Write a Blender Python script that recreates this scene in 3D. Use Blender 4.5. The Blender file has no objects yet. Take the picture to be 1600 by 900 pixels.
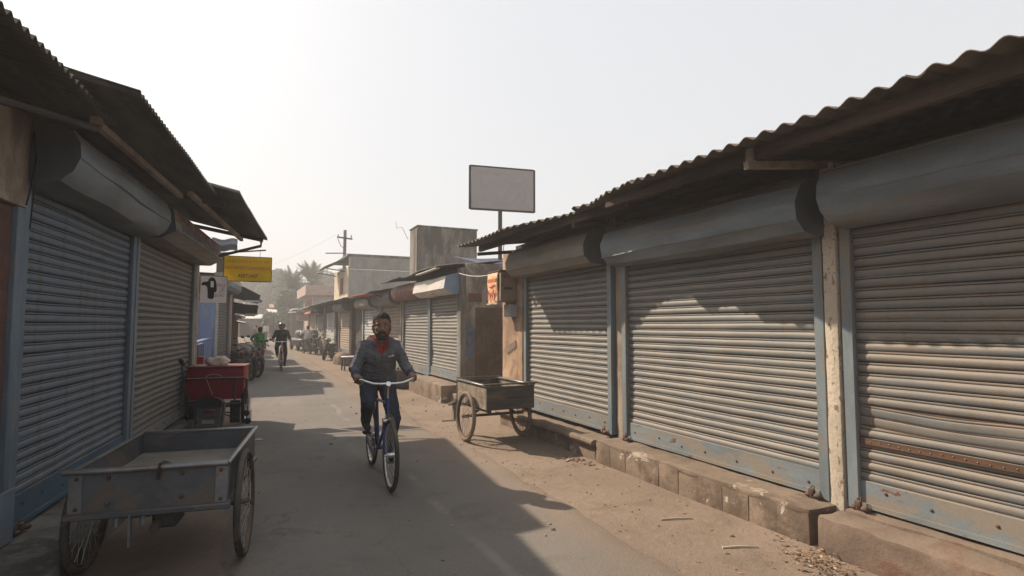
import bpy, bmesh, math, random
from mathutils import Vector, Matrix, Euler, noise
R = math.radians
PI = math.pi
random.seed(7)
scene = bpy.context.scene
COL = scene.collection

# ---------------------------------------------------------------- camera
cam_d = bpy.data.cameras.new('camera')
cam = bpy.data.objects.new('camera', cam_d)
COL.objects.link(cam)
cam.location = (0, 0, 1.62)
cam.rotation_euler = (R(90 + 3.73), 0, R(-25))
cam_d.sensor_width = 36
cam_d.lens = 20.03
cam_d.clip_start = 0.05
cam_d.clip_end = 3000
scene.camera = cam

# ---------------------------------------------------------------- sky, sun, exposure
SUN_DIR = Vector((2.33, -3.14, -3.15)).normalized()      # the way the light travels
SUN_EL = math.asin(-SUN_DIR.z)
world = bpy.data.worlds.new('World')
scene.world = world
world.use_nodes = True
wt = world.node_tree
bg = wt.nodes['Background']
sky = wt.nodes.new('ShaderNodeTexSky')
sky.sky_type = 'NISHITA'
sky.sun_disc = False
sky.sun_elevation = SUN_EL
sky.sun_rotation = math.atan2(-SUN_DIR.x, -SUN_DIR.y)
sky.air_density = 1.0
sky.dust_density = 8.0
sky.ozone_density = 1.0
smog = wt.nodes.new('ShaderNodeMix')          # winter smog: the blue of the sky nearly gone
smog.data_type = 'RGBA'
smog.inputs[0].default_value = 0.84
smog.inputs[7].default_value = (3.74, 3.80, 3.86, 1)
wt.links.new(sky.outputs[0], smog.inputs[6])
wt.links.new(smog.outputs[2], bg.inputs[0])
bg.inputs[1].default_value = 0.15
sun_d = bpy.data.lights.new('sun', 'SUN')
sun_d.energy = 5.0
sun_d.angle = R(0.7)
sun_d.color = (1.0, 0.835, 0.66)
sun = bpy.data.objects.new('sun', sun_d)
COL.objects.link(sun)
sun.location = (-20, 30, 30)
sun.rotation_euler = SUN_DIR.to_track_quat('-Z', 'Y').to_euler()
vs = scene.view_settings
vs.view_transform = 'Standard'
vs.look = 'None'
vs.gamma = 1
vs.use_curve_mapping = False
vs.exposure = 0.58
scene.render.engine = 'CYCLES'
cy = scene.cycles
cy.use_denoising = True
cy.max_bounces = 6
cy.diffuse_bounces = 3
cy.glossy_bounces = 2
cy.transmission_bounces = 2
cy.volume_bounces = 1
cy.transparent_max_bounces = 6
cy.caustics_reflective = False
cy.caustics_refractive = False

# ================================================================ helpers
def V(*a):
    return Vector(a)

class MB:
    """collects shapes in one bmesh; build() links them as ONE mesh object"""
    def __init__(s):
        s.bm = bmesh.new()
        s.mi = 0
    def face(s, vs):
        try:
            f = s.bm.faces.new(vs)
            f.material_index = s.mi
            return f
        except ValueError:
            return None
    def poly(s, pts):
        return s.face([s.bm.verts.new(p) for p in pts])
    def box(s, x0, x1, y0, y1, z0, z1, M=None):
        c = [(x, y, z) for x in (x0, x1) for y in (y0, y1) for z in (z0, z1)]
        if M is not None:
            c = [M @ Vector(p) for p in c]
        v = [s.bm.verts.new(p) for p in c]
        for q in ((0, 1, 3, 2), (4, 6, 7, 5), (0, 4, 5, 1), (2, 3, 7, 6), (0, 2, 6, 4), (1, 5, 7, 3)):
            s.face([v[i] for i in q])
        return v
    def bbox(s, x0, x1, y0, y1, z0, z1, bev=0.01, seg=2, M=None):
        b = bmesh.new()
        bmesh.ops.create_cube(b, size=1)
        for v in b.verts:
            v.co = Vector(((x0 + x1) / 2 + v.co.x * (x1 - x0), (y0 + y1) / 2 + v.co.y * (y1 - y0), (z0 + z1) / 2 + v.co.z * (z1 - z0)))
        bmesh.ops.bevel(b, geom=list(b.edges), offset=bev, segments=seg, profile=0.5, affect='EDGES')
        s.merge(b, M)
    def merge(s, b, M=None):
        mp = {}
        for v in b.verts:
            mp[v] = s.bm.verts.new(M @ v.co if M is not None else v.co)
        for f in b.faces:
            s.face([mp[v] for v in f.verts])
        b.free()
    def beam(s, p0, p1, w, h, up=(0, 0, 1)):
        p0, p1 = Vector(p0), Vector(p1)
        d = (p1 - p0)
        L = d.length
        d.normalize()
        u = Vector(up)
        sd = d.cross(u)
        if sd.length < 1e-4:
            sd = d.cross(Vector((1, 0, 0)))
        sd.normalize()
        u = sd.cross(d)
        M = Matrix((d, sd, u)).transposed().to_4x4()
        M.translation = p0
        s.box(0, L, -w / 2, w / 2, -h / 2, h / 2, M)
    def tube(s, pts, r, n=8, closed=False, caps=True, sq=(1, 1)):
        pts = [Vector(p) for p in pts]
        m = len(pts)
        rad = r if isinstance(r, (list, tuple)) else [r] * m
        rings = []
        prev = None
        for i, p in enumerate(pts):
            if closed:
                t = pts[(i + 1) % m] - pts[i - 1]
            else:
                t = pts[min(i + 1, m - 1)] - pts[max(i - 1, 0)]
            if t.length < 1e-9:
                t = Vector((0, 0, 1))
            t.normalize()
            if prev is None:
                a = t.cross(Vector((0, 0, 1)))
                if a.length < 1e-3:
                    a = t.cross(Vector((0, 1, 0)))
            else:
                a = prev - t * prev.dot(t)
                if a.length < 1e-6:
                    a = t.cross(Vector((0, 0, 1)))
            a.normalize()
            prev = a
            b = t.cross(a)
            rings.append([s.bm.verts.new(p + (a * math.cos(2 * PI * k / n) * sq[0] + b * math.sin(2 * PI * k / n) * sq[1]) * rad[i]) for k in range(n)])
        rg = range(m) if closed else range(m - 1)
        for i in rg:
            A, B = rings[i], rings[(i + 1) % m]
            for k in range(n):
                s.face([A[k], A[(k + 1) % n], B[(k + 1) % n], B[k]])
        if caps and not closed:
            s.face(rings[0][::-1])
            s.face(rings[-1])
    def ball(s, c, r, u=12, v=8, M=None):
        c = Vector(c)
        if not isinstance(r, (list, tuple)):
            r = (r, r, r)
        def P(i, j):
            th = PI * j / v
            ph = 2 * PI * i / u
            q = Vector((r[0] * math.sin(th) * math.cos(ph), r[1] * math.sin(th) * math.sin(ph), r[2] * math.cos(th)))
            return c + (M @ q if M is not None else q)
        top = s.bm.verts.new(P(0, 0)); bot = s.bm.verts.new(P(0, v))
        rr = [[s.bm.verts.new(P(i, j)) for i in range(u)] for j in range(1, v)]
        for i in range(u):
            s.face([top, rr[0][i], rr[0][(i + 1) % u]])
            s.face([bot, rr[-1][(i + 1) % u], rr[-1][i]])
        for j in range(len(rr) - 1):
            for i in range(u):
                s.face([rr[j][i], rr[j + 1][i], rr[j + 1][(i + 1) % u], rr[j][(i + 1) % u]])
    def cap(s, p0, r0, p1, r1, n=12):
        """tapered capsule"""
        p0, p1 = Vector(p0), Vector(p1)
        d = (p1 - p0).normalized()
        pts, rad = [], []
        for k in range(5):
            a = PI / 2 * k / 4.5
            pts.append(p0 - d * r0 * math.cos(a)); rad.append(max(1e-4, r0 * math.sin(a)) if k else 1e-3)
        for k in range(5):
            pts.append(p0.lerp(p1, k / 4)); rad.append(r0 + (r1 - r0) * k / 4)
        for k in range(4, -1, -1):
            a = PI / 2 * k / 4.5
            pts.append(p1 + d * r1 * math.cos(a)); rad.append(max(1e-4, r1 * math.sin(a)) if k else 1e-3)
        s.tube(pts, rad, n)
    def prism(s, prof, x0, x1, seg=1, ax='x', caps=True, capmi=None, wob=0):
        """profile of (y,z) carried along x (or (x,z) along y)"""
        rings = []
        for i in range(seg + 1):
            x = x0 + (x1 - x0) * i / seg
            ring = []
            for (a, b) in prof:
                da = db = 0
                if wob:
                    da = wob * noise.noise((x * 1.3, a * 3, b * 3)); db = wob * noise.noise((x * 1.3 + 9, a * 3, b * 3))
                ring.append(s.bm.verts.new((x, a + da, b + db) if ax == 'x' else (a + da, x, b + db)))
            rings.append(ring)
        n = len(prof)
        for i in range(seg):
            for k in range(n):
                s.face([rings[i][k], rings[i][(k + 1) % n], rings[i + 1][(k + 1) % n], rings[i + 1][k]])
        if caps:
            m = s.mi
            if capmi is not None:
                s.mi = capmi
            s.face(rings[0][::-1]); s.face(rings[-1])
            s.mi = m
    def ring(s, c, axis, Rm, r, n=36, m=8, sq=(1, 1)):
        c = Vector(c); ax = Vector(axis).normalized()
        a = ax.orthogonal().normalized(); b = ax.cross(a)
        vs = []
        for i in range(n):
            t = 2 * PI * i / n
            rd = a * math.cos(t) + b * math.sin(t)
            vs.append([s.bm.verts.new(c + rd * (Rm + r * sq[0] * math.cos(2 * PI * k / m)) + ax * r * sq[1] * math.sin(2 * PI * k / m)) for k in range(m)])
        for i in range(n):
            for k in range(m):
                s.face([vs[i][k], vs[(i + 1) % n][k], vs[(i + 1) % n][(k + 1) % m], vs[i][(k + 1) % m]])
    def grid(s, f, nu, nv):
        vs = [[s.bm.verts.new(f(i / nu, j / nv)) for j in range(nv + 1)] for i in range(nu + 1)]
        for i in range(nu):
            for j in range(nv):
                s.face([vs[i][j], vs[i + 1][j], vs[i + 1][j + 1], vs[i][j + 1]])
        return vs
    def build(s, name, mats, parent=None, smooth=38, loc=None):
        bmesh.ops.recalc_face_normals(s.bm, faces=s.bm.faces)
        me = bpy.data.meshes.new(name)
        s.bm.to_mesh(me)
        s.bm.free()
        return link_mesh(name, me, mats, parent, smooth, loc)

def build_each(mb, name, mats, parent=None, smooth=38):
    """every loose piece of the bmesh becomes an object of its own"""
    bm = mb.bm
    bm.verts.ensure_lookup_table()
    left = set(bm.verts)
    outs = []
    while left:
        seed = left.pop(); isl = [seed]; st = [seed]
        while st:
            v = st.pop()
            for e in v.link_edges:
                w = e.other_vert(v)
                if w in left:
                    left.discard(w); isl.append(w); st.append(w)
        m2 = MB(); mp = {v: m2.bm.verts.new(v.co) for v in isl}
        for f in {f for v in isl for f in v.link_faces}:
            m2.mi = f.material_index; m2.face([mp[v] for v in f.verts])
        outs.append(m2.build(name, mats, parent, smooth))
    bm.free()
    return outs

def link_mesh(name, me, mats, parent=None, smooth=38, loc=None):
    if not isinstance(mats, (list, tuple)):
        mats = [mats]
    for m in mats:
        me.materials.append(m)
    if smooth:
        for p in me.polygons:
            p.use_smooth = True
        me.set_sharp_from_angle(angle=R(smooth))
    o = bpy.data.objects.new(name, me)
    COL.objects.link(o)
    if parent:
        o.parent = parent
    if loc:
        o.location = loc
    return o

def tag(o, label=None, cat=None, group=None, kind=None):
    if label: o['label'] = label
    if cat: o['category'] = cat
    if group: o['group'] = group
    if kind: o['kind'] = kind
    return o

def thing(name, label, cat, loc=(0, 0, 0), rz=0, group=None):
    o = bpy.data.objects.new(name, None)
    o.empty_display_size = 0.2
    COL.objects.link(o)
    o.location = loc
    o.rotation_euler = (0, 0, rz)
    return tag(o, label, cat, group)

def copy_tree(o, parent=None):
    c = o.copy()
    COL.objects.link(c)
    if parent: c.parent = parent
    for ch in list(o.children):
        copy_tree(ch, c)
    return c

# ---------------------------------------------------------------- materials
class NT:
    def __init__(s, name):
        s.m = bpy.data.materials.new(name)
        s.m.use_nodes = True
        s.t = s.m.node_tree
        s.b = s.t.nodes['Principled BSDF']
    def n(s, typ, **kw):
        x = s.t.nodes.new('ShaderNode' + typ)
        for k, v in kw.items():
            setattr(x, k, v)
        return x
    def put(s, sock, v):
        if hasattr(v, 'is_linked') or hasattr(v, 'links'):
            s.t.links.new(v, sock)
        else:
            if sock.type == 'RGBA' and len(v) == 3:
                v = (*v, 1)
            sock.default_value = v
    def math(s, op, a, b=0.0, c=None, clamp=False):
        x = s.n('Math', operation=op, use_clamp=clamp)
        s.put(x.inputs[0], a); s.put(x.inputs[1], b)
        if c is not None: s.put(x.inputs[2], c)
        return x.outputs[0]
    def mix(s, f, a, b, mode='MIX'):
        x = s.n('Mix', data_type='RGBA', blend_type=mode)
        s.put(x.inputs[0], f); s.put(x.inputs[6], a); s.put(x.inputs[7], b)
        return x.outputs[2]
    def noise(s, vec, scale, detail=4, rough=0.55, dist=0.0):
        x = s.n('TexNoise')
        s.put(x.inputs['Vector'], vec)
        x.inputs['Scale'].default_value = scale
        x.inputs['Detail'].default_value = detail
        x.inputs['Roughness'].default_value = rough
        x.inputs['Distortion'].default_value = dist
        return x.outputs[0]
    def step(s, f, lo, hi):
        x = s.n('MapRange', interpolation_type='SMOOTHSTEP')
        s.put(x.inputs[0], f)
        x.inputs[1].default_value = lo; x.inputs[2].default_value = hi
        return x.outputs[0]
    def coords(s, stretch=(1, 1, 1), world=False):
        if world:
            v = s.n('NewGeometry').outputs['Position']
        else:
            v0 = s.n('TexCoord').outputs['Object']
            rn = s.n('ObjectInfo').outputs['Random']
            a = s.n('VectorMath', operation='ADD')
            sc = s.math('MULTIPLY', rn, 37.0)
            s.put(a.inputs[0], v0); s.put(a.inputs[1], sc)
            v = a.outputs[0]
        mp = s.n('VectorMath', operation='MULTIPLY')
        s.put(mp.inputs[0], v)
        mp.inputs[1].default_value = stretch
        return mp.outputs[0]
    def upness(s):
        g = s.n('NewGeometry')
        x = s.n('SeparateXYZ')
        s.t.links.new(g.outputs['Normal'], x.inputs[0])
        return x.outputs[2]
    def bump(s, h, strength=0.3, dist=0.01):
        x = s.n('Bump')
        x.inputs['Strength'].default_value = strength
        x.inputs['Distance'].default_value = dist
        s.put(x.inputs['Height'], h)
        s.t.links.new(x.outputs[0], s.b.inputs['Normal'])
    def out(s, col, rough=0.8, metal=0.0, spec=0.3):
        s.put(s.b.inputs['Base Color'], col)
        s.put(s.b.inputs['Roughness'], rough)
        s.b.inputs['Metallic'].default_value = metal
        s.b.inputs['Specular IOR Level'].default_value = spec
        return s.m

def lum(c, k):
    return tuple(min(1, max(0, x * k)) for x in c[:3])

def surf(name, base, var=0.2, col2=None, c2=(0.5, 0.65), c2s=2.0, stretch=(1, 1, 1), dust=None, dust_amt=0.8, dust_lo=0.1,
         rust=None, rust_t=(0.62, 0.7), rust_s=5.0, rough=0.8, metal=0.0, spec=0.25, bump=0.25, bs=40, bd=0.006, fine=0.12, world=False, s1=2.0):
    t = NT(name)
    v0 = t.coords((1, 1, 1), world)
    v = t.coords(stretch, world)
    a = t.noise(v, s1, 7, 0.6)
    c = t.mix(t.step(a, 0.3, 0.7), lum(base, 1 - var), lum(base, 1 + var))
    if col2:
        p = t.noise(v, c2s, 9, 0.65, 0.4)
        c = t.mix(t.step(p, *c2), c, col2)
    f = t.noise(v0, 70, 3, 0.6)
    if fine:
        c = t.mix(t.math('MULTIPLY', t.step(f, 0.4, 0.75), fine * 2), c, lum(base, 0.45))
    if rust:
        q = t.noise(v, rust_s, 10, 0.7, 0.6)
        c = t.mix(t.step(q, *rust_t), c, rust)
    if dust:
        u = t.step(t.upness(), dust_lo, 0.75)
        dn = t.step(t.noise(v0, 3.5, 6, 0.6), 0.25, 0.65)
        c = t.mix(t.math('MULTIPLY', t.math('MULTIPLY', u, dn), dust_amt), c, dust)
    h = t.math('ADD', t.noise(v0, bs, 5, 0.65), t.math('MULTIPLY', a, 0.8))
    if bump:
        t.bump(h, bump, bd)
    return t.out(c, rough, metal, spec)

# ================================================================ materials
DUST = (0.22, 0.175, 0.135)
M = {}
def shutter_mat(name, paint, paint2, dust=DUST, da=0.8, rust_t=(0.70, 0.76)):
    t = NT(name)
    v0 = t.coords()
    vs_ = t.coords((0.6, 1, 5))
    a = t.noise(vs_, 2.2, 8, 0.65)
    c = t.mix(t.step(a, 0.32, 0.68), paint, paint2)
    b = t.noise(t.coords((7, 1, 0.5)), 1.6, 7, 0.6)          # streaks running down
    c = t.mix(t.math('MULTIPLY', t.step(b, 0.5, 0.70), 0.6), c, lum(dust, 0.6))
    u = t.step(t.upness(), -0.22, 0.42)
    dn = t.step(t.noise(v0, 2.6, 7, 0.65), 0.2, 0.62)
    c = t.mix(t.math('MULTIPLY', t.math('MULTIPLY', u, dn), da), c, dust)
    q = t.noise(v0, 4.5, 10, 0.72, 0.7)
    c = t.mix(t.step(q, *rust_t), c, (0.13, 0.062, 0.035))
    f = t.noise(v0, 90, 4, 0.7)
    c = t.mix(t.math('MULTIPLY', t.step(f, 0.45, 0.75), 0.25), c, lum(paint, 0.4))
    t.bump(t.math('ADD', f, t.math('MULTIPLY', a, 2)), 0.25, 0.004)
    return t.out(c, 0.62, 0.0, 0.4)
M['shut_r'] = shutter_mat('shutter_paint_grey', (0.125, 0.145, 0.158), (0.172, 0.162, 0.143), (0.24, 0.213, 0.18), da=0.85)
M['shut_r3'] = shutter_mat('shutter_paint_rusting', (0.118, 0.135, 0.147), (0.165, 0.145, 0.12), (0.225, 0.185, 0.146), da=0.85, rust_t=(0.62, 0.72))
M['shut_l'] = shutter_mat('shutter_paint_blue', (0.098, 0.14, 0.185), (0.125, 0.15, 0.178), (0.125, 0.11, 0.098), 0.5, (0.74, 0.8))
M['shut_l2'] = shutter_mat('shutter_paint_olive', (0.14, 0.138, 0.124), (0.168, 0.157, 0.137), (0.145, 0.127, 0.108), 0.6)
M['shut_brown'] = shutter_mat('shutter_paint_brown', (0.27, 0.20, 0.14), (0.34, 0.27, 0.20), DUST, 0.6, (0.62, 0.7))
M['shut_white'] = shutter_mat('shutter_paint_white', (0.46, 0.48, 0.48), (0.40, 0.42, 0.42), DUST, 0.45)
M['hood'] = surf('hood_sheet', (0.145, 0.172, 0.195), 0.28, (0.165, 0.143, 0.118), (0.48, 0.68), 1.2, (0.5, 2, 2), DUST, 0.75, 0.2,
                 (0.12, 0.06, 0.035), (0.70, 0.75), 4, 0.55, spec=0.4, bump=0.15)
M['hood_tan'] = surf('hood_sheet_dusty', (0.20, 0.182, 0.155), 0.22, (0.135, 0.12, 0.105), (0.5, 0.7), 1.5, (0.5, 2, 2), DUST, 0.7, 0.2,
                     (0.14, 0.07, 0.04), (0.68, 0.74), 4, 0.6, bump=0.15)
M['hood_red'] = surf('hood_sheet_red', (0.16, 0.06, 0.045), 0.25, (0.22, 0.15, 0.11), (0.5, 0.68), 2, dust=DUST, rough=0.6)
M['hood_white'] = surf('hood_sheet_white', (0.47, 0.45, 0.41), 0.18, (0.32, 0.28, 0.23), (0.52, 0.7), 2, (0.5, 2, 2), dust=DUST, rough=0.6)
M['hood_blue'] = surf('hood_end_blue', (0.13, 0.19, 0.27), 0.2, (0.2, 0.2, 0.2), (0.52, 0.7), 2, dust=DUST, rough=0.6)
M['cap_dark'] = surf('hood_end_dark', (0.07, 0.08, 0.095), 0.25, (0.09, 0.08, 0.07), (0.5, 0.7), 2, dust=DUST, rough=0.6)
M['guide'] = surf('guide_rail_paint', (0.15, 0.182, 0.203), 0.2, (0.19, 0.165, 0.135), (0.5, 0.66), 3, (2, 2, 0.7), DUST, 0.6, 0.2,
                  (0.14, 0.065, 0.035), (0.68, 0.74), 7, 0.6, bump=0.15)
M['guide_l'] = surf('guide_rail_blue', (0.11, 0.15, 0.19), 0.2, (0.16, 0.16, 0.16), (0.5, 0.66), 5, (2, 2, 0.7), DUST, 0.5, 0.2,
                    (0.12, 0.06, 0.035), (0.68, 0.74), 7, 0.6, bump=0.2)
M['barplate'] = surf('bottom_plate_paint', (0.155, 0.185, 0.203), 0.18, (0.205, 0.18, 0.148), (0.44, 0.6), 2.5, (0.7, 2, 2), DUST, 0.7, 0.1,
                     (0.13, 0.06, 0.035), (0.625, 0.645), 6.5, 0.65, bump=0.15)
M['barplate_l'] = surf('bottom_plate_blue', (0.05, 0.095, 0.14), 0.2, (0.1, 0.095, 0.085), (0.54, 0.7), 2.5, (0.7, 2, 2), DUST, 0.6, 0.2, rough=0.65)
M['rust'] = surf('rusty_iron', (0.11, 0.06, 0.04), 0.4, (0.055, 0.04, 0.035), (0.45, 0.6), 8, dust=DUST, dust_amt=0.4, rough=0.85, bump=0.5)
M['sheet_r'] = surf('roof_sheet_weathered', (0.095, 0.08, 0.068), 0.3, (0.055, 0.045, 0.038), (0.45, 0.65), 1.5, (0.5, 2, 1), DUST, 0.6, 0.4,
                    (0.13, 0.06, 0.035), (0.6, 0.72), 3, 0.8, bump=0.3)
M['sheet_l'] = surf('roof_sheet_dark', (0.085, 0.081, 0.077), 0.3, (0.04, 0.035, 0.03), (0.45, 0.65), 1.5, (0.5, 2, 1), DUST, 0.6, 0.4,
                    (0.09, 0.05, 0.03), (0.62, 0.72), 3, 0.75, bump=0.3)
M['beam'] = surf('roof_timber', (0.062, 0.041, 0.030), 0.35, (0.035, 0.025, 0.019), (0.45, 0.65), 3, (0.4, 4, 4), DUST, 0.4, 0.4, rough=0.9, bump=0.5)
M['beam_pale'] = surf('pale_timber', (0.20, 0.165, 0.125), 0.25, (0.16, 0.12, 0.09), (0.5, 0.65), 4, rough=0.9)
M['iron'] = surf('dark_iron', (0.055, 0.05, 0.048), 0.3, (0.10, 0.06, 0.04), (0.55, 0.7), 6, rough=0.7, dust=DUST, dust_amt=0.4)
M['plaster'] = surf('dirty_plaster', (0.30, 0.245, 0.19), 0.22, (0.19, 0.15, 0.115), (0.48, 0.62), 1.6, dust=DUST, rough=0.95, bump=0.5, bs=25, bd=0.01, fine=0.15)
M['plaster_or'] = surf('orange_plaster', (0.35, 0.24, 0.16), 0.26, (0.22, 0.145, 0.10), (0.46, 0.6), 1.8, dust=DUST, rough=0.95, bump=0.5, bs=25, bd=0.01)
M['whitewash'] = surf('flaking_whitewash', (0.42, 0.365, 0.295), 0.22, (0.20, 0.15, 0.11), (0.56, 0.60), 16.0, (1.4, 1.4, 0.6), None, 0, 0, (0.24, 0.17, 0.11), (0.6, 0.63), 14, 0.95,
                      bump=0.8, bs=18, bd=0.012)
M['concrete'] = surf('stained_concrete', (0.23, 0.20, 0.17), 0.32, (0.115, 0.095, 0.08), (0.44, 0.6), 1.8, (1, 1, 0.7), DUST, 0.5, 0.4, rough=0.95, bump=0.45, bs=22, bd=0.01)
M['concrete_dk'] = surf('dark_concrete', (0.18, 0.17, 0.15), 0.35, (0.085, 0.077, 0.068), (0.44, 0.58), 1.3, (1.6, 1.6, 0.5), rough=0.95, bump=0.4, bs=22, bd=0.01)
M['plinth'] = surf('plinth_cement', (0.195, 0.148, 0.112), 0.26, (0.115, 0.085, 0.064), (0.46, 0.62), 2.2, dust=DUST, dust_amt=0.55, dust_lo=0.4, rust=(0.38, 0.33, 0.275), rust_t=(0.615, 0.63), rust_s=3.0,
                   rough=0.95, bump=0.7, bs=20, bd=0.012)
M['plinth_red'] = surf('plinth_red_oxide', (0.175, 0.130, 0.100), 0.3, (0.15, 0.088, 0.063), (0.48, 0.6), 2.0, dust=DUST, dust_amt=0.6, dust_lo=0.4, rough=0.95, bump=0.7, bs=20, bd=0.012)
M['interior'] = surf('dark_fill', (0.035, 0.03, 0.028), 0.3, rough=0.95, bump=0)  # near-black solid fill behind the shutters
M['black_cloth'] = surf('black_tarp', (0.022, 0.022, 0.024), 0.3, rough=0.75, dust=DUST, dust_amt=0.15)
M['white_tin'] = surf('pale_tin', (0.50, 0.49, 0.46), 0.15, (0.33, 0.29, 0.25), (0.5, 0.7), 2, rough=0.6)
M['tin_blue'] = surf('blue_grey_tin', (0.25, 0.31, 0.36), 0.18, (0.2, 0.2, 0.19), (0.5, 0.7), 2, dust=DUST, rough=0.6)
M['door_blue'] = surf('blue_painted_door', (0.11, 0.16, 0.29), 0.25, (0.17, 0.20, 0.26), (0.5, 0.65), 2.5, (3, 3, 0.6), rough=0.65)
M['door_brown'] = surf('brown_painted_door', (0.085, 0.058, 0.04), 0.3, (0.12, 0.085, 0.06), (0.5, 0.65), 3, rough=0.8)
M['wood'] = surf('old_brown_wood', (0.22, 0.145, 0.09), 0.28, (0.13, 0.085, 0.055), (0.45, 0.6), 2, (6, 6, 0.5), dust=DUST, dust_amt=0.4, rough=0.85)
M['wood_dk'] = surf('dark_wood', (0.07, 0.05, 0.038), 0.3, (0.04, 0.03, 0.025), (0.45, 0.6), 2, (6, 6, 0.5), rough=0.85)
M['pink_plaster'] = surf('pinkish_plaster', (0.36, 0.27, 0.24), 0.15, (0.27, 0.2, 0.17), (0.5, 0.65), 2, rough=0.95)
M['cream'] = surf('cream_plaster', (0.50, 0.42, 0.32), 0.12, (0.38, 0.30, 0.22), (0.5, 0.66), 1.6, rough=0.95)
M['greywall'] = surf('grey_plaster_wall', (0.30, 0.30, 0.28), 0.12, (0.23, 0.215, 0.19), (0.5, 0.66), 1.2, (1, 1, 0.5), rough=0.95)
M['board_grey'] = surf('faded_board', (0.36, 0.345, 0.34), 0.06, (0.32, 0.31, 0.31), (0.45, 0.65), 2, rough=0.7, bump=0.05, fine=0.06)
M['yellow'] = surf('yellow_sign_paint', (0.56, 0.36, 0.012), 0.1, (0.48, 0.29, 0.015), (0.5, 0.68), 3, rough=0.5, bump=0.05, fine=0.05)
M['sign_white'] = surf('white_sign_paint', (0.82, 0.80, 0.81), 0.06, (0.55, 0.52, 0.52), (0.55, 0.7), 3, rough=0.5, bump=0.05, fine=0.05)
M['red_ink'] = surf('red_lettering', (0.42, 0.045, 0.025), 0.15, rough=0.6, bump=0)
M['red_faint'] = surf('faded_red_lettering', (0.42, 0.15, 0.02), 0.15, rough=0.6, bump=0)
M['pink_ink'] = surf('pink_lettering', (0.50, 0.10, 0.12), 0.15, rough=0.6, bump=0)
M['black_ink'] = surf('black_lettering', (0.02, 0.022, 0.018), 0.2, rough=0.6, bump=0)
M['blue_ink'] = surf('faded_blue_lettering', (0.12, 0.11, 0.16), 0.2, rough=0.7, bump=0)
M['hood_text_red'] = surf('painted_red_panels', (0.27, 0.10, 0.07), 0.3, (0.24, 0.17, 0.13), (0.5, 0.66), 6, rough=0.7, bump=0.1)
M['poster'] = surf('poster_paper', (0.60, 0.30, 0.16), 0.2, (0.66, 0.47, 0.33), (0.48, 0.6), 9, rough=0.8, bump=0.1)
M['poster_art'] = surf('poster_red_print', (0.52, 0.17, 0.09), 0.25, rough=0.8, bump=0)
M['paper_white'] = surf('pale_paper', (0.42, 0.38, 0.33), 0.1, rough=0.9, bump=0.1)
M['box_tan'] = surf('meter_box_paint', (0.22, 0.17, 0.12), 0.2, (0.16, 0.12, 0.09), (0.5, 0.65), 4, dust=DUST, rough=0.8)
M['box_grey'] = surf('switch_box_paint', (0.30, 0.30, 0.31), 0.12, rough=0.6, dust=DUST)
M['chalk'] = surf('chalk_scrawl', (0.62, 0.52, 0.44), 0.1, rough=0.95, bump=0)
M['blue_patch'] = surf('blue_spray_paint', (0.07, 0.10, 0.16), 0.3, (0.14, 0.13, 0.12), (0.5, 0.6), 6, rough=0.9, bump=0.2)
M['cable'] = surf('black_cable', (0.03, 0.03, 0.03), 0.2, rough=0.7, bump=0)
M['cable_pale'] = surf('pale_cable', (0.45, 0.42, 0.38), 0.15, rough=0.7, bump=0)
M['cart_zinc'] = surf('cart_sheet_metal', (0.075, 0.083, 0.095), 0.3, (0.125, 0.10, 0.082), (0.50, 0.58), 2.5, (1, 1, 1.4), DUST, 0.35, 0.5,
                      (0.15, 0.085, 0.05), (0.63, 0.69), 5, 0.5, 0.2, 0.4, bump=0.15)
M['cart_rim'] = surf('cart_steel_rim', (0.19, 0.20, 0.215), 0.25, (0.18, 0.15, 0.13), (0.5, 0.62), 5, (1, 1, 1), DUST, 0.3, 0.5, (0.16, 0.09, 0.05), (0.64, 0.7), 7, 0.38, 0.6, 0.5, bump=0.1)
M['cart_bed'] = surf('cart_bed_board', (0.20, 0.19, 0.175), 0.22, (0.135, 0.122, 0.108), (0.45, 0.62), 3, (1, 1, 1), DUST, 0.5, 0.4, rough=0.85)
M['cart_wood'] = surf('cart_planks', (0.24, 0.20, 0.15), 0.25, (0.14, 0.11, 0.085), (0.45, 0.62), 2.5, (0.6, 3, 3), DUST, 0.5, 0.3, rough=0.85)
M['cart_wood_dk'] = surf('cart_dark_planks', (0.055, 0.05, 0.043), 0.25, (0.12, 0.095, 0.07), (0.5, 0.65), 2.5, (0.6, 3, 3), rough=0.85)
M['tyre'] = surf('dusty_tyre', (0.045, 0.042, 0.038), 0.25, (0.13, 0.105, 0.08), (0.5, 0.68), 7, dust=DUST, dust_amt=0.4, rough=0.9, bump=0.3)
M['tyre_br'] = surf('mud_tyre', (0.16, 0.12, 0.085), 0.25, (0.07, 0.055, 0.045), (0.5, 0.68), 7, dust=DUST, dust_amt=0.5, rough=0.9, bump=0.3)
M['tyre_bl'] = surf('black_tyre', (0.02, 0.02, 0.02), 0.25, (0.05, 0.045, 0.04), (0.5, 0.7), 7, rough=0.85, bump=0.2)
M['chrome'] = surf('worn_chrome', (0.62, 0.61, 0.60), 0.12, (0.32, 0.27, 0.23), (0.56, 0.7), 9, rough=0.28, metal=0.9, bump=0.05)
M['spoke'] = surf('spoke_steel', (0.42, 0.40, 0.38), 0.2, (0.2, 0.15, 0.12), (0.55, 0.7), 9, rough=0.45, metal=0.6, bump=0)
M['spoke_br'] = surf('rusty_spoke', (0.24, 0.17, 0.125), 0.2, rough=0.7, metal=0.2, bump=0)
M['bike_blue'] = surf('bicycle_blue_enamel', (0.010, 0.026, 0.13), 0.15, (0.01, 0.02, 0.07), (0.58, 0.7), 6, dust=DUST, dust_amt=0.25, rough=0.3, spec=0.5, bump=0.03)
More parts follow.
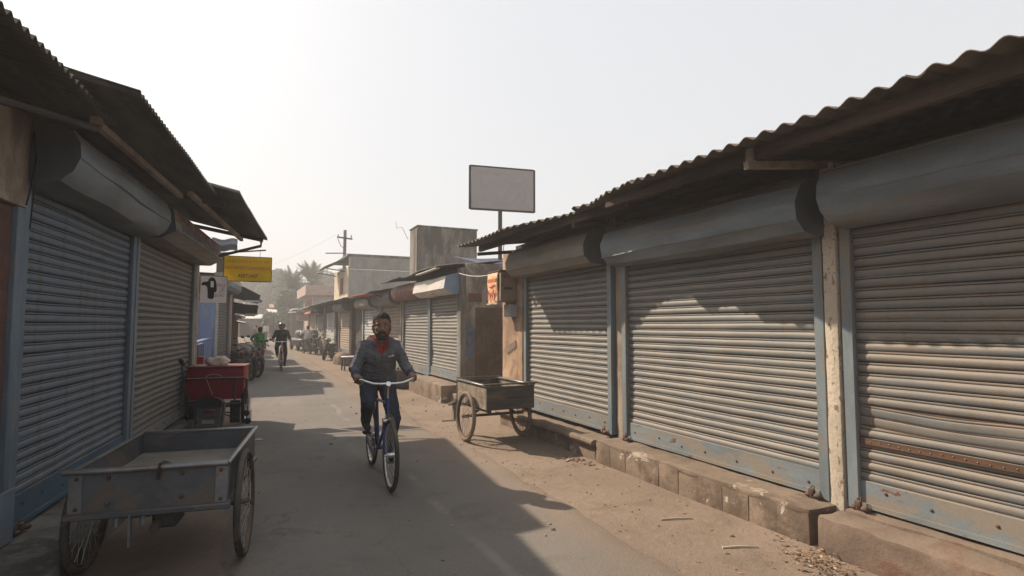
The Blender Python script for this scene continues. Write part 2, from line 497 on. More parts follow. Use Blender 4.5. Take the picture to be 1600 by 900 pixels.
M['bike_black'] = surf('bicycle_black_enamel', (0.015, 0.015, 0.017), 0.15, dust=DUST, dust_amt=0.25, rough=0.35, spec=0.5, bump=0.03)
M['bike_green'] = surf('bicycle_green_enamel', (0.12, 0.27, 0.17), 0.15, dust=DUST, dust_amt=0.2, rough=0.4, bump=0.03)
M['orange'] = surf('orange_plastic', (0.55, 0.17, 0.04), 0.1, rough=0.4, bump=0.03)
M['rubber'] = surf('black_rubber', (0.018, 0.018, 0.018), 0.2, rough=0.75, bump=0.1)
M['moto_black'] = surf('motorbike_black_paint', (0.014, 0.015, 0.018), 0.2, dust=DUST, dust_amt=0.35, rough=0.28, spec=0.5, bump=0.03)
M['moto_grey'] = surf('motorbike_silver_paint', (0.22, 0.23, 0.25), 0.15, dust=DUST, dust_amt=0.3, rough=0.35, metal=0.4, bump=0.03)
M['moto_red'] = surf('motorbike_red_paint', (0.22, 0.02, 0.02), 0.15, dust=DUST, dust_amt=0.3, rough=0.35, bump=0.03)
M['red_box'] = surf('red_painted_box', (0.20, 0.014, 0.017), 0.2, (0.12, 0.018, 0.018), (0.52, 0.68), 3, dust=DUST, dust_amt=0.5, dust_lo=0.4, rough=0.5, bump=0.1)
M['lens_red'] = surf('red_tail_lens', (0.13, 0.014, 0.016), 0.1, rough=0.2, spec=0.6, bump=0)
M['lens_clear'] = surf('headlamp_glass', (0.10, 0.10, 0.105), 0.08, rough=0.25, spec=0.5, bump=0)
M['plate'] = surf('number_plate', (0.25, 0.22, 0.2), 0.15, rough=0.6, bump=0)
M['sack'] = surf('pale_cloth_bundle', (0.66, 0.57, 0.50), 0.12, (0.4, 0.32, 0.27), (0.5, 0.65), 5, rough=0.95, bump=0.3)
M['water_tank'] = surf('weathered_tank', (0.16, 0.14, 0.125), 0.2, (0.2, 0.17, 0.15), (0.5, 0.65), 2, rough=0.85)
M['red_tin'] = surf('red_tin_sheet', (0.36, 0.085, 0.05), 0.2, (0.28, 0.14, 0.1), (0.5, 0.65), 3, dust=DUST, rough=0.7)
M['leaf_dry'] = surf('dry_leaf', (0.20, 0.12, 0.072), 0.4, (0.36, 0.27, 0.19), (0.45, 0.6), 20, rough=0.9, bump=0)
M['stick'] = surf('dry_stick', (0.46, 0.38, 0.29), 0.2, rough=0.9, bump=0)
M['pebble'] = surf('pebble_grey', (0.22, 0.18, 0.145), 0.35, rough=0.95, bump=0)
M['bark'] = surf('tree_bark', (0.12, 0.095, 0.075), 0.25, (0.07, 0.055, 0.045), (0.45, 0.6), 4, (4, 4, 0.6), rough=0.95)
def brick_mat():
    t = NT('dark_red_brick')
    v = t.coords()
    sp = t.n('SeparateXYZ'); t.t.links.new(v, sp.inputs[0])
    cb = t.n('CombineXYZ')
    t.put(cb.inputs[0], t.math('ADD', sp.outputs[0], sp.outputs[1])); t.put(cb.inputs[1], sp.outputs[2])
    b = t.n('TexBrick')
    t.put(b.inputs['Vector'], cb.outputs[0])
    b.inputs['Scale'].default_value = 1
    b.inputs['Brick Width'].default_value = 0.23
    b.inputs['Row Height'].default_value = 0.078
    b.inputs['Mortar Size'].default_value = 0.007
    t.put(b.inputs['Color1'], (0.13, 0.06, 0.045)); t.put(b.inputs['Color2'], (0.10, 0.045, 0.035)); t.put(b.inputs['Mortar'], (0.085, 0.065, 0.055))
    n = t.noise(v, 9, 6, 0.65)
    c = t.mix(t.step(n, 0.35, 0.75), b.outputs[0], (0.07, 0.045, 0.038))
    t.bump(t.math('ADD', t.math('MULTIPLY', b.outputs[1], -1.0), t.math('MULTIPLY', n, 0.5)), 0.6, 0.01)
    return t.out(c, 0.92)
M['brick'] = brick_mat()
M['groove'] = surf('groove_dirt_and_shadow', (0.095, 0.054, 0.035), 0.35, (0.05, 0.038, 0.03), (0.45, 0.6), 3, (0.5, 1, 4), rough=0.9, bump=0.1)
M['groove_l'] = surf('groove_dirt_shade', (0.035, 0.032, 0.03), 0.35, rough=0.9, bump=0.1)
M['red_faint_dark'] = surf('weathered_red_lettering', (0.24, 0.055, 0.035), 0.2, rough=0.7, bump=0)
M['tarp_blue'] = surf('dark_blue_tarpaulin', (0.035, 0.05, 0.10), 0.25, rough=0.7)

# ================================================================ ground and road
def ground_mat():
    t = NT('trodden_earth')
    v = t.coords((1, 1, 1), True)
    a = t.noise(v, 0.5, 8, 0.6)
    c = t.mix(t.step(a, 0.3, 0.7), (0.185, 0.142, 0.110), (0.25, 0.195, 0.152))
    b = t.noise(v, 2.2, 9, 0.68, 0.5)
    c = t.mix(t.math('MULTIPLY', t.step(b, 0.5, 0.68), 0.65), c, (0.155, 0.12, 0.092))
    e = t.noise(v, 9, 8, 0.7)
    c = t.mix(t.math('MULTIPLY', t.step(e, 0.55, 0.72), 0.5), c, (0.30, 0.237, 0.185))
    f = t.noise(v, 55, 5, 0.7)
    c = t.mix(t.math('MULTIPLY', t.step(f, 0.5, 0.72), 0.4), c, (0.11, 0.08, 0.06))
    t.bump(t.math('ADD', t.math('MULTIPLY', e, 1.2), t.math('MULTIPLY', f, 0.5)), 0.7, 0.02)
    return t.out(c, 0.95, 0, 0.15)
def road_mat():
    t = NT('dusty_asphalt')
    v = t.coords((1, 1, 1), True)
    vl = t.coords((2.2, 0.22, 1), True)             # wheel-worn bands run along the street
    a = t.noise(v, 0.6, 8, 0.6)
    c = t.mix(t.step(a, 0.3, 0.7), (0.145, 0.134, 0.121), (0.19, 0.174, 0.156))
    b = t.noise(vl, 0.8, 6, 0.6)
    c = t.mix(t.math('MULTIPLY', t.step(b, 0.5, 0.7), 0.45), c, (0.215, 0.196, 0.174))
    d = t.noise(v, 1.7, 9, 0.7, 0.8)
    c = t.mix(t.math('MULTIPLY', t.step(d, 0.52, 0.66), 0.6), c, (0.108, 0.098, 0.087))
    x = t.n('SeparateXYZ'); t.t.links.new(v, x.inputs[0])
    # earth carried in from both verges
    wob = t.math('MULTIPLY', t.math('SUBTRACT', t.noise(t.coords((1, 0.6, 1), True), 1.1, 7, 0.65), 0.5), 1.5)
    xr = t.math('ADD', x.outputs[0], wob)
    dr = t.step(xr, 1.7, 2.75)
    dl = t.step(xr, 0.35, -0.45)
    dd = t.math('MAXIMUM', dr, dl)
    e = t.noise(v, 9, 8, 0.7)
    er = t.mix(t.step(t.noise(v, 0.5, 8, 0.6), 0.3, 0.7), (0.185, 0.142, 0.110), (0.25, 0.195, 0.152))
    er = t.mix(t.math('MULTIPLY', t.step(e, 0.55, 0.72), 0.5), er, (0.30, 0.237, 0.185))
    c = t.mix(dd, c, er)
    # fine aggregate
    vo = t.n('TexVoronoi'); t.put(vo.inputs['Vector'], v); vo.inputs['Scale'].default_value = 95
    g = t.step(vo.outputs[0], 0.15, 0.55)
    c = t.mix(t.math('MULTIPLY', t.math('SUBTRACT', 1.0, g), 0.5), c, (0.20, 0.18, 0.158))
    f = t.noise(v, 120, 3, 0.7)
    c = t.mix(t.math('MULTIPLY', t.step(f, 0.42, 0.7), 0.6), c, (0.06, 0.054, 0.048))
    c = t.mix(t.math('MULTIPLY', t.step(t.noise(v, 160, 2, 0.6), 0.62, 0.72), 0.5), c, (0.34, 0.30, 0.26))
    # a scraped pale line along the lane
    ln = t.math('ABSOLUTE', t.math('SUBTRACT', t.math('ADD', x.outputs[0], t.math('MULTIPLY', t.math('SUBTRACT', t.noise(t.coords((0, 0.4, 0), True), 0.9, 3), 0.5), 0.35)), 1.62))
    lm = t.math('MULTIPLY', t.step(ln, 0.07, 0.01), t.step(t.noise(v, 1.1, 6, 0.6), 0.42, 0.6))
    c = t.mix(t.math('MULTIPLY', lm, 0.35), c, (0.30, 0.27, 0.235))
    # hairline cracks
    vc = t.n('TexVoronoi', feature='DISTANCE_TO_EDGE')
    dv = t.n('VectorMath', operation='ADD'); t.put(dv.inputs[0], v)
    nz = t.n('TexNoise'); t.put(nz.inputs['Vector'], v); nz.inputs['Scale'].default_value = 2.0; nz.inputs['Detail'].default_value = 6
    t.t.links.new(nz.outputs[1], dv.inputs[1])
    t.put(vc.inputs['Vector'], dv.outputs[0]); vc.inputs['Scale'].default_value = 0.55
    ck = t.math('MULTIPLY', t.step(vc.outputs[0], 0.009, 0.002), t.step(t.noise(v, 0.35, 3), 0.42, 0.56))
    c = t.mix(t.math('MULTIPLY', ck, 0.4), c, (0.07, 0.06, 0.05))
    h = t.math('ADD', t.math('MULTIPLY', g, 0.6), t.math('ADD', t.math('MULTIPLY', d, 1.0), f))
    t.bump(h, 0.4, 0.008)
    return t.out(c, 0.9, 0, 0.2)
m = MB()
def gh(x, y):
    return 0.009 * noise.noise((x * 0.7, y * 0.7, 0)) + 0.005 * noise.noise((x * 3, y * 3, 4)) - 0.010
def gnd(u, w):
    x = -12 + 24 * u; y = -6 + 62 * w
    return (x, y, gh(x, y))
m.grid(gnd, 140, 260)
for (x0, x1, y0, y1) in ((-600, -12, -300, 900), (12, 600, -300, 900), (-12, 12, -300, -6), (-12, 12, 56, 900)):
    m.poly([(x0, y0, -0.03), (x1, y0, -0.03), (x1, y1, -0.03), (x0, y1, -0.03)])
tag(m.build('ground', ground_mat()), kind='structure')
m = MB()
def road_x(y, side):
    n = 0.16 * noise.noise((y * 0.5, side * 7.3, 1)) + 0.07 * noise.noise((y * 2.3, side * 3.1, 5)) + 0.03 * noise.noise((y * 7, side, 9))
    return (2.75 if side > 0 else -0.15) + n - (0.010 * max(0, y - 45)) * (y - 45) * 0.3
def rd(u, w):
    y = -5 + 95 * w
    a, b = road_x(y, -1), road_x(y, 1)
    x = a + (b - a) * u
    e = min(u, 1 - u) * 14
    return (x, y, 0.005 + 0.003 * (min(1, e)) + 0.003 * noise.noise((x, y * 0.6, 2)) - (0.03 if e < 0.01 else 0))
m.grid(rd, 28, 380)
tag(m.build('road', road_mat()), kind='structure')
def surf_z(x, y):
    z = gh(x, y)
    a, b = road_x(y, -1), road_x(y, 1)
    if a < x < b:
        u = (x - a) / (b - a); e = min(u, 1 - u) * 14
        z = max(z, 0.005 + 0.003 * min(1, e) + 0.003 * noise.noise((x, y * 0.6, 2)))
    return z

# ================================================================ shop building kit
# local frame of every row: x along the street, y into the building, z up
def shutter(parent, x0, x1, z0, z1, mat, y=0.06, pitch=0.078, seg=14, bar=0.2, bar_mat=None, hood=None, guides=None, locks=True, label=None, gw=0.075, seed=0, bent=None):
    seg = seg * 2 if seg > 10 else seg
    """roller shutter: slat curtain (part) > guide rails, bottom plate, hood, padlocks (sub-parts)"""
    rnd = random.Random(seed)
    m = MB()
    prof = [(0.0, 0.002), (0.045, -0.006), (0.18, -0.0115), (0.40, -0.0145), (0.60, -0.0105), (0.71, -0.003), (0.745, 0.004), (0.785, -0.004), (0.885, -0.005), (0.935, 0.000), (0.965, 0.005)]
    n = int((z1 - z0 - bar) / pitch)
    pitch = (z1 - z0 - bar) / n
    rows = []
    dents = [(rnd.uniform(x0, x1), rnd.uniform(z0 + .2, z1 - .3), rnd.uniform(.10, .28), rnd.uniform(-.02, .022)) for _ in range(5)]
    for k in range(n):
        jz = rnd.uniform(-0.004, 0.004); jy = rnd.uniform(-0.003, 0.003); tl = rnd.uniform(-0.004, 0.004)
        for (t, d) in prof:
            z = z0 + bar + (k + t) * pitch + jz
            row = []
            for i in range(seg + 1):
                x = x0 + (x1 - x0) * i / seg
                b = 0.014 * noise.noise((x * 0.9 + seed, z * 1.1, seed * 3.7)) + 0.005 * noise.noise((x * 4, z * 5, seed))
                for (dx_, dz_, dr_, da_) in dents:
                    b += da_ * math.exp(-((x - dx_) ** 2 + (z - dz_) ** 2 * 1.6) / dr_ ** 2)
                dz = tl * (i / seg - 0.5) + 0.003 * noise.noise((x * 2.5, k * 3.1, seed))
                dd = d
                if bent and bent[0] < z < bent[1]:
                    dd = d * 0.35 + 0.012 * math.sin((x - x0) * 2.1 + z * 9); dz += 0.018 * noise.noise((x * 1.2, 3, seed))
                row.append(m.bm.verts.new((x, y + dd + jy + b, z + dz)))
            rows.append(row)
    for q, (a, b) in enumerate(zip(rows, rows[1:])):
        m.mi = 1 if q % 11 in (5, 6, 9, 10) else 0  # brown dirt above each rib; the shadow line under it painted dark too
        for i in range(seg):
            m.face([a[i], a[i + 1], b[i + 1], b[i]])
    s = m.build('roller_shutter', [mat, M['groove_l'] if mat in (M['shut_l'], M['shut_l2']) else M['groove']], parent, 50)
    if label: s['label'] = label
    if bar:
        m = MB()
        m.bbox(x0 + 0.004, x1 - 0.004, y - 0.032, y + 0.012, z0 + 0.012, z0 + bar + 0.004, 0.004, 1)
        m.box(x0 + 0.006, x1 - 0.006, y - 0.052, y - 0.031, z0 + 0.012, z0 + 0.045)
        m.build('bottom_plate', bar_mat or M['barplate'], s)
        m = MB()
        for i in range(7):
            bx = x0 + (x1 - x0) * (0.06 + 0.88 * i / 6) + rnd.uniform(-0.05, 0.05)
            m.ball((bx, y - 0.034, z0 + bar * rnd.uniform(0.45, 0.75)), (0.012, 0.008, 0.012), 8, 6)
        build_each(m, 'bolt_head', M['rust'], s)
    for gx in (guides if guides is not None else ((x0 - gw, x0 + 0.01), (x1 - 0.01, x1 + gw))):
        m = MB()
        m.bbox(gx[0], gx[1], y - 0.062, y - 0.028, z0 - 0.01, z1 + 0.03, 0.004, 1)
        m.box(gx[0] + 0.012, gx[1] - 0.012, y - 0.027, y + 0.05, z0 - 0.01, z1 + 0.03)
        m.build('guide_rail', M['guide_l'] if mat in (M['shut_l'],) else M['guide'], s)
    if locks:
        for lx in (x0 + 0.03, x1 - 0.05):
            lock(lx, y - 0.1, z0 + 0.05, s, rnd)
    if hood:
        hd = MB()
        hx0, hx1, hz, hm, capm, style = hood
        hd.prism([(a + y, b + hz) for a, b in HOOD[style]], hx0, hx1, 22, 'x', True, 1, 0.018)
        h = hd.build('shutter_hood', [hm, capm], s, 14 if style != 'drum' else 28)
        if style != 'box':
            for q in (2, 4):
                ridge = HOOD[style][q]
                m = MB()
                m.tube([(hx0 + .012 + (hx1 - hx0 - .024) * k / 22, ridge[0] + y - .001 + .018 * noise.noise(((hx0 + (hx1 - hx0) * k / 22) * 1.3, ridge[0] * 3, ridge[1] * 3)), ridge[1] + hz + .018 * noise.noise(((hx0 + (hx1 - hx0) * k / 22) * 1.3 + 9, ridge[0] * 3, ridge[1] * 3))) for k in range(23)], 0.006, 6)
                m.build('seam', hm, h)
    return s

HOOD = {'roll': [(0.0, 0.45), (-0.23, 0.455), (-0.345, 0.37), (-0.40, 0.235), (-0.385, 0.10), (-0.30, 0.012), (-0.14, -0.012), (0.0, 0.0)],
        'drum': [(0.0, 0.44), (-0.26, 0.44), (-0.35, 0.40), (-0.395, 0.31), (-0.40, 0.20), (-0.36, 0.10), (-0.28, 0.03), (-0.15, 0.0), (0.0, 0.0)],
        'box': [(0.0, 0.42), (-0.17, 0.43), (-0.40, 0.36), (-0.44, 0.10), (-0.27, 0.0), (0.0, 0.0)]}

def lock(x, y, z, parent, rnd):
    m = MB()
    m.bbox(x - 0.026, x + 0.024, y - 0.018, y + 0.018, z - 0.034, z + 0.016, 0.012, 2)
    m.tube([(x - 0.014, y + .004, z + 0.012), (x - 0.012, y + .014, z + 0.030), (x, y + .02, z + 0.036), (x + 0.012, y + .014, z + 0.030), (x + 0.014, y + .004, z + 0.012)], 0.005, 6)
    m.ball((x - 0.045, y + .01, z - 0.04), (0.025, 0.022, 0.016), 8, 6)
    m.bbox(x - 0.06, x + 0.07, y + 0.0, y + 0.07, z - 0.058, z - 0.035, 0.006, 1)
    m.ball((x + 0.055, y - 0.01, z - 0.03), (0.03, 0.03, 0.022), 8, 6)
    m.build('padlock', M['rust'], parent)

def corr(parent, x0, x1, y0, y1, z0, z1, mat, pitch=0.15, amp=0.02, jit=0.0, seed=0, name='roof_sheet', thick=0.006, per=8, sag=0.015, edge=None):
    """corrugated sheet: waves along x, y0 (eave, height z0) back to y1 (height z1)"""
    m = MB()
    nx = max(8, int((x1 - x0) / pitch * per)); ny = 8
    def f(off):
        def g(u, w):
            x = x0 + (x1 - x0) * u
            e = (edge(x) if edge else 0) + jit * noise.noise((x * 0.8, seed, 1.7)) + 0.4 * jit * noise.noise((round(x / 0.9) * 3.3, seed, 8))
            y = y0 + e * (1 - w) + (y1 - y0) * w
            z = z0 + (z1 - z0) * w + amp * math.sin(2 * PI * x / pitch) + off + sag * noise.noise((x * 0.6, w * 2, seed + 3))
            return (x, y, z)
        return g
    a = m.grid(f(0), nx, ny)
    b = m.grid(f(-thick), nx, ny)
    for i in range(nx):
        m.face([a[i][0], a[i + 1][0], b[i + 1][0], b[i][0]]); m.face([a[i][-1], b[i][-1], b[i + 1][-1], a[i + 1][-1]])
    for j in range(ny):
        m.face([a[0][j], b[0][j], b[0][j + 1], a[0][j + 1]]); m.face([a[-1][j], a[-1][j + 1], b[-1][j + 1], b[-1][j]])
    return m.build(name, mat, parent, 60)

def slab(m, x0, x1, y0, y1, z0, z1, bev=0.025, rough=0.012, cell=0.12, seed=0):
    """worn masonry block: bevelled, subdivided and pushed about"""
    b = bmesh.new()
    nx, ny, nz = (max(1, int((x1 - x0) / cell)), max(1, int((y1 - y0) / cell)), max(1, int((z1 - z0) / cell)))
    bmesh.ops.create_cube(b, size=1)
    for v in b.verts:
        v.co = Vector(((x0 + x1) / 2 + v.co.x * (x1 - x0), (y0 + y1) / 2 + v.co.y * (y1 - y0), (z0 + z1) / 2 + v.co.z * (z1 - z0)))
    bmesh.ops.bevel(b, geom=list(b.edges), offset=bev, segments=2, profile=0.6, affect='EDGES')
    for ax, n, lo, hi in ((0, nx, x0, x1), (1, ny, y0, y1), (2, nz, z0, z1)):
        for k in range(1, n):
            c = [0, 0, 0]; c[ax] = lo + (hi - lo) * k / n
            nn = [0, 0, 0]; nn[ax] = 1
            bmesh.ops.bisect_plane(b, geom=list(b.verts) + list(b.edges) + list(b.faces), plane_co=c, plane_no=nn)
    for v in b.verts:
        p = v.co * 5 + Vector((seed * 11, 0, 0))
        d = Vector((noise.noise(p), noise.noise(p + Vector((7, 3, 1))), noise.noise(p + Vector((1, 9, 4)))))
        p2 = v.co * 17
        v.co += d * rough + Vector((0, 0, 1)) * rough * 0.4 * noise.noise(p2)
    m.merge(b)

def wallbox(name, parent, mat, x0, x1, y0, y1, z0, z1, bev=0.008):
    m = MB(); m.bbox(x0, x1, y0, y1, z0, z1, bev, 1)
    return m.build(name, mat, parent)

def text_mesh(name, s, size, mat, parent, M4, extrude=0.002, xs=1.0, font=None):
    cu = bpy.data.curves.new('txt', 'FONT')
    cu.body = s; cu.size = size; cu.extrude = extrude; cu.align_x = 'CENTER'; cu.align_y = 'CENTER'
    cu.resolution_u = 3
    to = bpy.data.objects.new('txt', cu)
    COL.objects.link(to)
    bpy.context.view_layer.update()
    me = bpy.data.meshes.new_from_object(to.evaluated_get(bpy.context.evaluated_depsgraph_get()))
    bpy.data.objects.remove(to)
    me.transform(M4 @ Matrix.Diagonal((xs, 1, 1, 1)))
    me.name = name
    return link_mesh(name, me, mat, parent, 0)
# a plane whose text reads from the street side (-y): x right, z up
def face_front(x, y, z, flip=False):
    mt = Matrix(((1, 0, 0, x), (0, 0, -1, y), (0, 1, 0, z), (0, 0, 0, 1)))
    return mt

# ================================================================ right row, near: three shutters under one roof
rowR = thing('shop_building', 'long shop building with three grey roller shutters under one wavy roof, nearest on the right', 'shop', (4.15, 9.3, 0), R(-90))
# local x = 9.3 - Y
m = MB()
for (a, b, c, d) in ((0.0, 0.80, 0.0, 3.5), (3.30, 3.55, 0.0, 0.45), (8.98, 9.6, 0.0, 3.5)):
    pass
m.bbox(0.0, 0.20, 0.32, 4.2, -0.02, 2.95, 0.01, 1)
m.bbox(9.25, 9.5, 0.32, 4.2, -0.02, 2.95, 0.01, 1)
m.bbox(0.203, 9.247, 4.0, 4.2, -0.02, 2.72, 0.01, 1)
m.bbox(0.83, 9.2, 0.10, 0.30, 2.46, 2.90, 0.01, 1)
m.build('wall', M['plaster'], rowR)
m = MB(); slab(m, 0.0, 0.80, 0.0, 0.318, 0.0, 2.9, 0.012, 0.008, 0.15, 1)
m.build('pillar', M['plaster_or'], rowR)
m = MB(); slab(m, 3.372, 3.53, 0.05, 0.318, 0.0, 2.9, 0.01, 0.006, 0.15, 2)
m.build('pillar', M['plaster'], rowR)
m = MB(); slab(m, 6.265, 6.375, -0.02, 0.318, 0.0, 2.9, 0.01, 0.006, 0.12, 3)
m.build('pillar', M['whitewash'], rowR)
m = MB(); slab(m, 9.0, 9.25, 0.0, 0.318, 0.0, 2.9, 0.01, 0.006, 0.15, 4)
m.build('pillar', M['plaster'], rowR)
m = MB()
m.box(0.82, 9.0, 0.13, 0.32, -0.01, 2.45)
m.build('dark_interior', M['interior'], rowR)
shutter(rowR, 0.93, 3.26, 0.27, 2.50, M['shut_r'], hood=(0.86, 3.24, 2.40, M['hood_tan'], M['cap_dark'], 'roll'), seed=1)
shutter(rowR, 3.63, 6.17, 0.26, 2.46, M['shut_r'], hood=(3.62, 6.29, 2.33, M['hood'], M['cap_dark'], 'roll'), seed=2, seg=18)
shutter(rowR, 6.47, 8.90, 0.27, 2.46, M['shut_r3'], hood=(6.47, 9.15, 2.36, M['hood'], M['hood'], 'drum'), seed=3, seg=18, bent=(0.86, 1.02),
        label='roller shutter with a bent slat and a riveted repair strip')
# chalk scrawl and nails on the orange pillar
m = MB()
for (x, z, w) in ((0.25, 1.12, 0.10), (0.36, 1.16, 0.12), (0.48, 1.20, 0.10)):
    m.tube([(x, -0.012, z), (x + w * .3, -0.012, z + .14), (x + w * .45, -0.012, z + .02), (x + w * .8, -0.012, z + .16), (x + w, -0.012, z + .05)], 0.012, 5)
m.build('chalk_scrawl', M['chalk'], rowR)
# riveted strip on the third shutter
m = MB()
m.box(6.48, 8.88, 0.032, 0.042, 0.742, 0.785)
st = m.build('repair_strip', M['groove'], rowR)
m = MB()
for i in range(34):
    m.ball((6.56 + i * 0.068, 0.031, 0.763 + 0.005 * math.sin(i)), 0.006, 6, 4)
build_each(m, 'rivet', M['cart_rim'], st)
# roof
SUN_NOTCH = [(2.2, 0.0), (2.7, .11), (3.42, .27), (3.72, .26), (3.80, .12), (4.08, .17), (4.6, .03), (5.0, 0.0)]  # notch added to the eave so peaks of sun reach the middle shutter
def torn(x):  # how far the added sun notch sets the eave back
    for (a, u), (b, w) in zip(SUN_NOTCH, SUN_NOTCH[1:]):
        if a <= x <= b: return u + (w - u) * (x - a) / (b - a)
    return 0.0
for i, (a, b, dz, dy) in enumerate(((0.35, 2.6, 0.0, 0.0), (2.5, 5.1, 0.016, 0.02), (5.0, 7.6, 0.0, -0.01), (7.5, 10.4, 0.016, 0.0))):
    corr(rowR, a, b, -0.98 + dy, 4.4, 2.93 + dz, 3.52 + dz, M['sheet_r'], 0.152, 0.018, 0.03, i + 1, edge=torn if i < 3 else None)
for (a, b, z, y) in ((0.4, 4.5, 0.045, -0.60), (4.44, 10.3, 0.018, -0.80)):
    m = MB(); m.beam((a, y, 2.855 + z), (b, y, 2.845 + z), 0.05, 0.09)
    m.build('fascia_beam', M['beam'], rowR)
m = MB()
m.beam((0.2, 0.2, 2.985), (9.5, 0.2, 2.985), 0.07, 0.07)
m.beam((0.2, 2.2, 3.16), (9.5, 2.2, 3.16), 0.07, 0.07)
build_each(m, 'purlin', M['beam'], rowR)
for x in (0.35, 3.45, 6.32, 9.1):
    m = MB()
    m.beam((x, -0.88 if x > 5 else -0.62, 2.78 if x > 5 else 2.82), (x, 0.32, 2.93), 0.045, 0.055)
    if x > 5: m.beam((x, -0.83, 2.81), (x, -0.83, 2.91), 0.05, 0.05)
    m.build('roof_bracket', M['beam_pale'] if x == 6.32 else M['beam'], rowR)
m = MB(); m.box(3.40, 3.50, -0.10, -0.03, 2.72, 2.95); m.build('roof_prop', M['beam_pale'], rowR)
# the steps
m = MB()
slab(m, 0.55, 3.40, -0.29, 0.31, -0.05, 0.215, 0.03, 0.018, 0.11, 11)
s1 = m.build('front_step', M['plinth'], rowR); s1['label'] = 'worn front step with a rounded cement lip'
m = MB()
m.tube([(0.5 + 2.92 * k / 24, -0.30 + 0.012 * noise.noise((k * .7, 1, 1)), 0.205 + 0.012 * noise.noise((k * .9, 5, 1))) for k in range(25)], [0.052 + 0.008 * noise.noise((k, 3, 2)) for k in range(25)], 10, sq=(1.3, 0.8))
m.build('step_lip', M['plinth'], s1)
m = MB()
for k in range(10):
    a = 3.46 + k * 0.284
    slab(m, a + 0.0005, a + 0.2835, -0.32 + 0.003 * ((k * 7) % 3), -0.05, -0.05, 0.222, 0.005, 0.006, 0.10, 20 + k)
slab(m, 3.455, 6.31, -0.318, 0.31, 0.205, 0.25, 0.012, 0.012, 0.09, 31)
m.build('front_step', M['plinth'], rowR)
m = MB()
slab(m, 6.40, 9.4, -0.36, -0.09, -0.05, 0.245, 0.035, 0.020, 0.11, 41)
slab(m, 6.42, 9.4, -0.085, 0.31, -0.05, 0.26, 0.012, 0.012, 0.12, 42)
m.build('front_step', M['plinth_red'], rowR)

# meter box, poster, switch box on the orange pillar
t = thing('meter_box', 'brown meter box with a pasted label, fixed high on the orange plaster pillar', 'meter box', (4.15, 8.92, 2.02), R(-90))
m = MB(); m.bbox(-0.28, 0.22, -0.30, -0.001, 0.0, 0.50, 0.008, 1); mb = m.build('case', M['box_tan'], t)
m = MB(); m.box(-0.30, 0.24, -0.32, -0.001, 0.502, 0.525); m.build('lid', M['iron'], t)
m = MB()
for (a, b, z) in ((-0.26, -0.2, .42), (-0.18, -0.10, .425), (-0.08, -0.02, .42)):
    m.box(0.2215, 0.2235, a, b, z - .02, z + .02)
build_each(m, 'red_lettering', M['red_ink'], mb)
m = MB(); m.box(0.2215, 0.2235, -0.24, -0.08, 0.20, 0.235); m.build('black_lettering', M['black_ink'], mb)
t = thing('poster', 'torn orange and red paper poster hanging on the meter box', 'poster', (4.15, 8.92, 2.0), R(-90))
m = MB()
def pf(u, w):
    return (-0.30 + 0.44 * u, -0.315 - 0.03 * math.sin(u * 3) * w - 0.012 * math.sin(w * 6), -0.03 + 0.54 * (1 - w))
a = m.grid(pf, 8, 10)
pp = m.build('sheet', M['poster'], t)
sol = pp.modifiers.new('thickness', 'SOLIDIFY'); sol.thickness = 0.002
m = MB()
for k in range(6):
    x = -0.26 + k * 0.062; m.box(x, x + 0.045, -0.342, -0.338, 0.36, 0.41 + 0.012 * (k % 2))
for c in (-0.17, 0.02):
    m.ring((c, -0.352, 0.12), (0, 1, 0), 0.065, 0.006, 18, 5)
    m.tube([(c - .05, -0.352, 0.06), (c, -0.352, 0.22), (c + .05, -0.352, 0.08)], 0.006, 5)
m.tube([(-0.24, -0.345, 0.3), (-0.1, -0.345, 0.27), (0.05, -0.345, 0.31)], 0.007, 5)
m.build('red_print', M['poster_art'], t)
m = MB(); m.box(-0.30, 0.14, -0.338, -0.334, -0.028, -0.005); m.build('white_margin', M['paper_white'], t)
t = thing('switch_box', 'small pale grey switch box below the meter box', 'switch box', (4.15, 8.80, 1.76), R(-90))
m = MB(); m.bbox(-0.13, 0.11, -0.14, -0.001, 0, 0.21, 0.006, 1); m.build('case', M['box_grey'], t)
m = MB(); m.bbox(-0.10, 0.08, -0.150, -0.141, 0.02, 0.19, 0.003, 1); m.ball((0.05, -0.155, 0.1), 0.012, 8, 6); m.build('door', M['box_grey'], t)

# ================================================================ right row beyond the alley
def hood_sheet(parent, x0, x1, z, mat, y0=-0.75, z1=None, seed=0, pitch=0.11):
    return corr(parent, x0, x1, y0, 1.0, z, z1 if z1 is not None else z + 0.32, mat, pitch, 0.014, 0.10, seed, 'roof_sheet', 0.008, 6, 0.05)
shopA = thing('shop_building', 'shop with two pale sunlit shutters and a blue ended hood beside the alley', 'shop', (4.15, 16.5, 0), R(-90))
# local x = 16.5 - Y ; runs 0 .. 5.05
m = MB()
m.bbox(4.86, 5.06, 0.10, 2.4, -0.02, 2.95, 0.012, 2)
m.build('end_wall', M['concrete'], shopA)
m = MB(); m.bbox(4.84, 5.07, -0.02, 0.098, -0.02, 2.85, 0.01, 1); m.build('corner_post', M['concrete_dk'], shopA)
m = MB(); m.bbox(0, 4.855, 0.15, 2.4, -0.02, 2.72, 0.01, 1); m.build('wall', M['concrete'], shopA)
m = MB(); m.bbox(5.06, 5.10, 0.32, 1.25, 0.02, 2.0, 0.004, 1)
dr = m.build('door', M['door_brown'], shopA)
m = MB()
for i in range(9):
    m.box(5.101, 5.107, 0.34 + i * 0.11, 0.35 + i * 0.11, 0.75, 1.72)
for i in range(9):
    m.box(5.108, 5.114, 0.34, 1.235, 0.75 + i * 0.12, 0.762 + i * 0.12)
m.build('grille', M['rust'], dr)
m = MB()
b = bmesh.new(); bmesh.ops.create_circle(b, segments=26, radius=1, cap_ends=True)
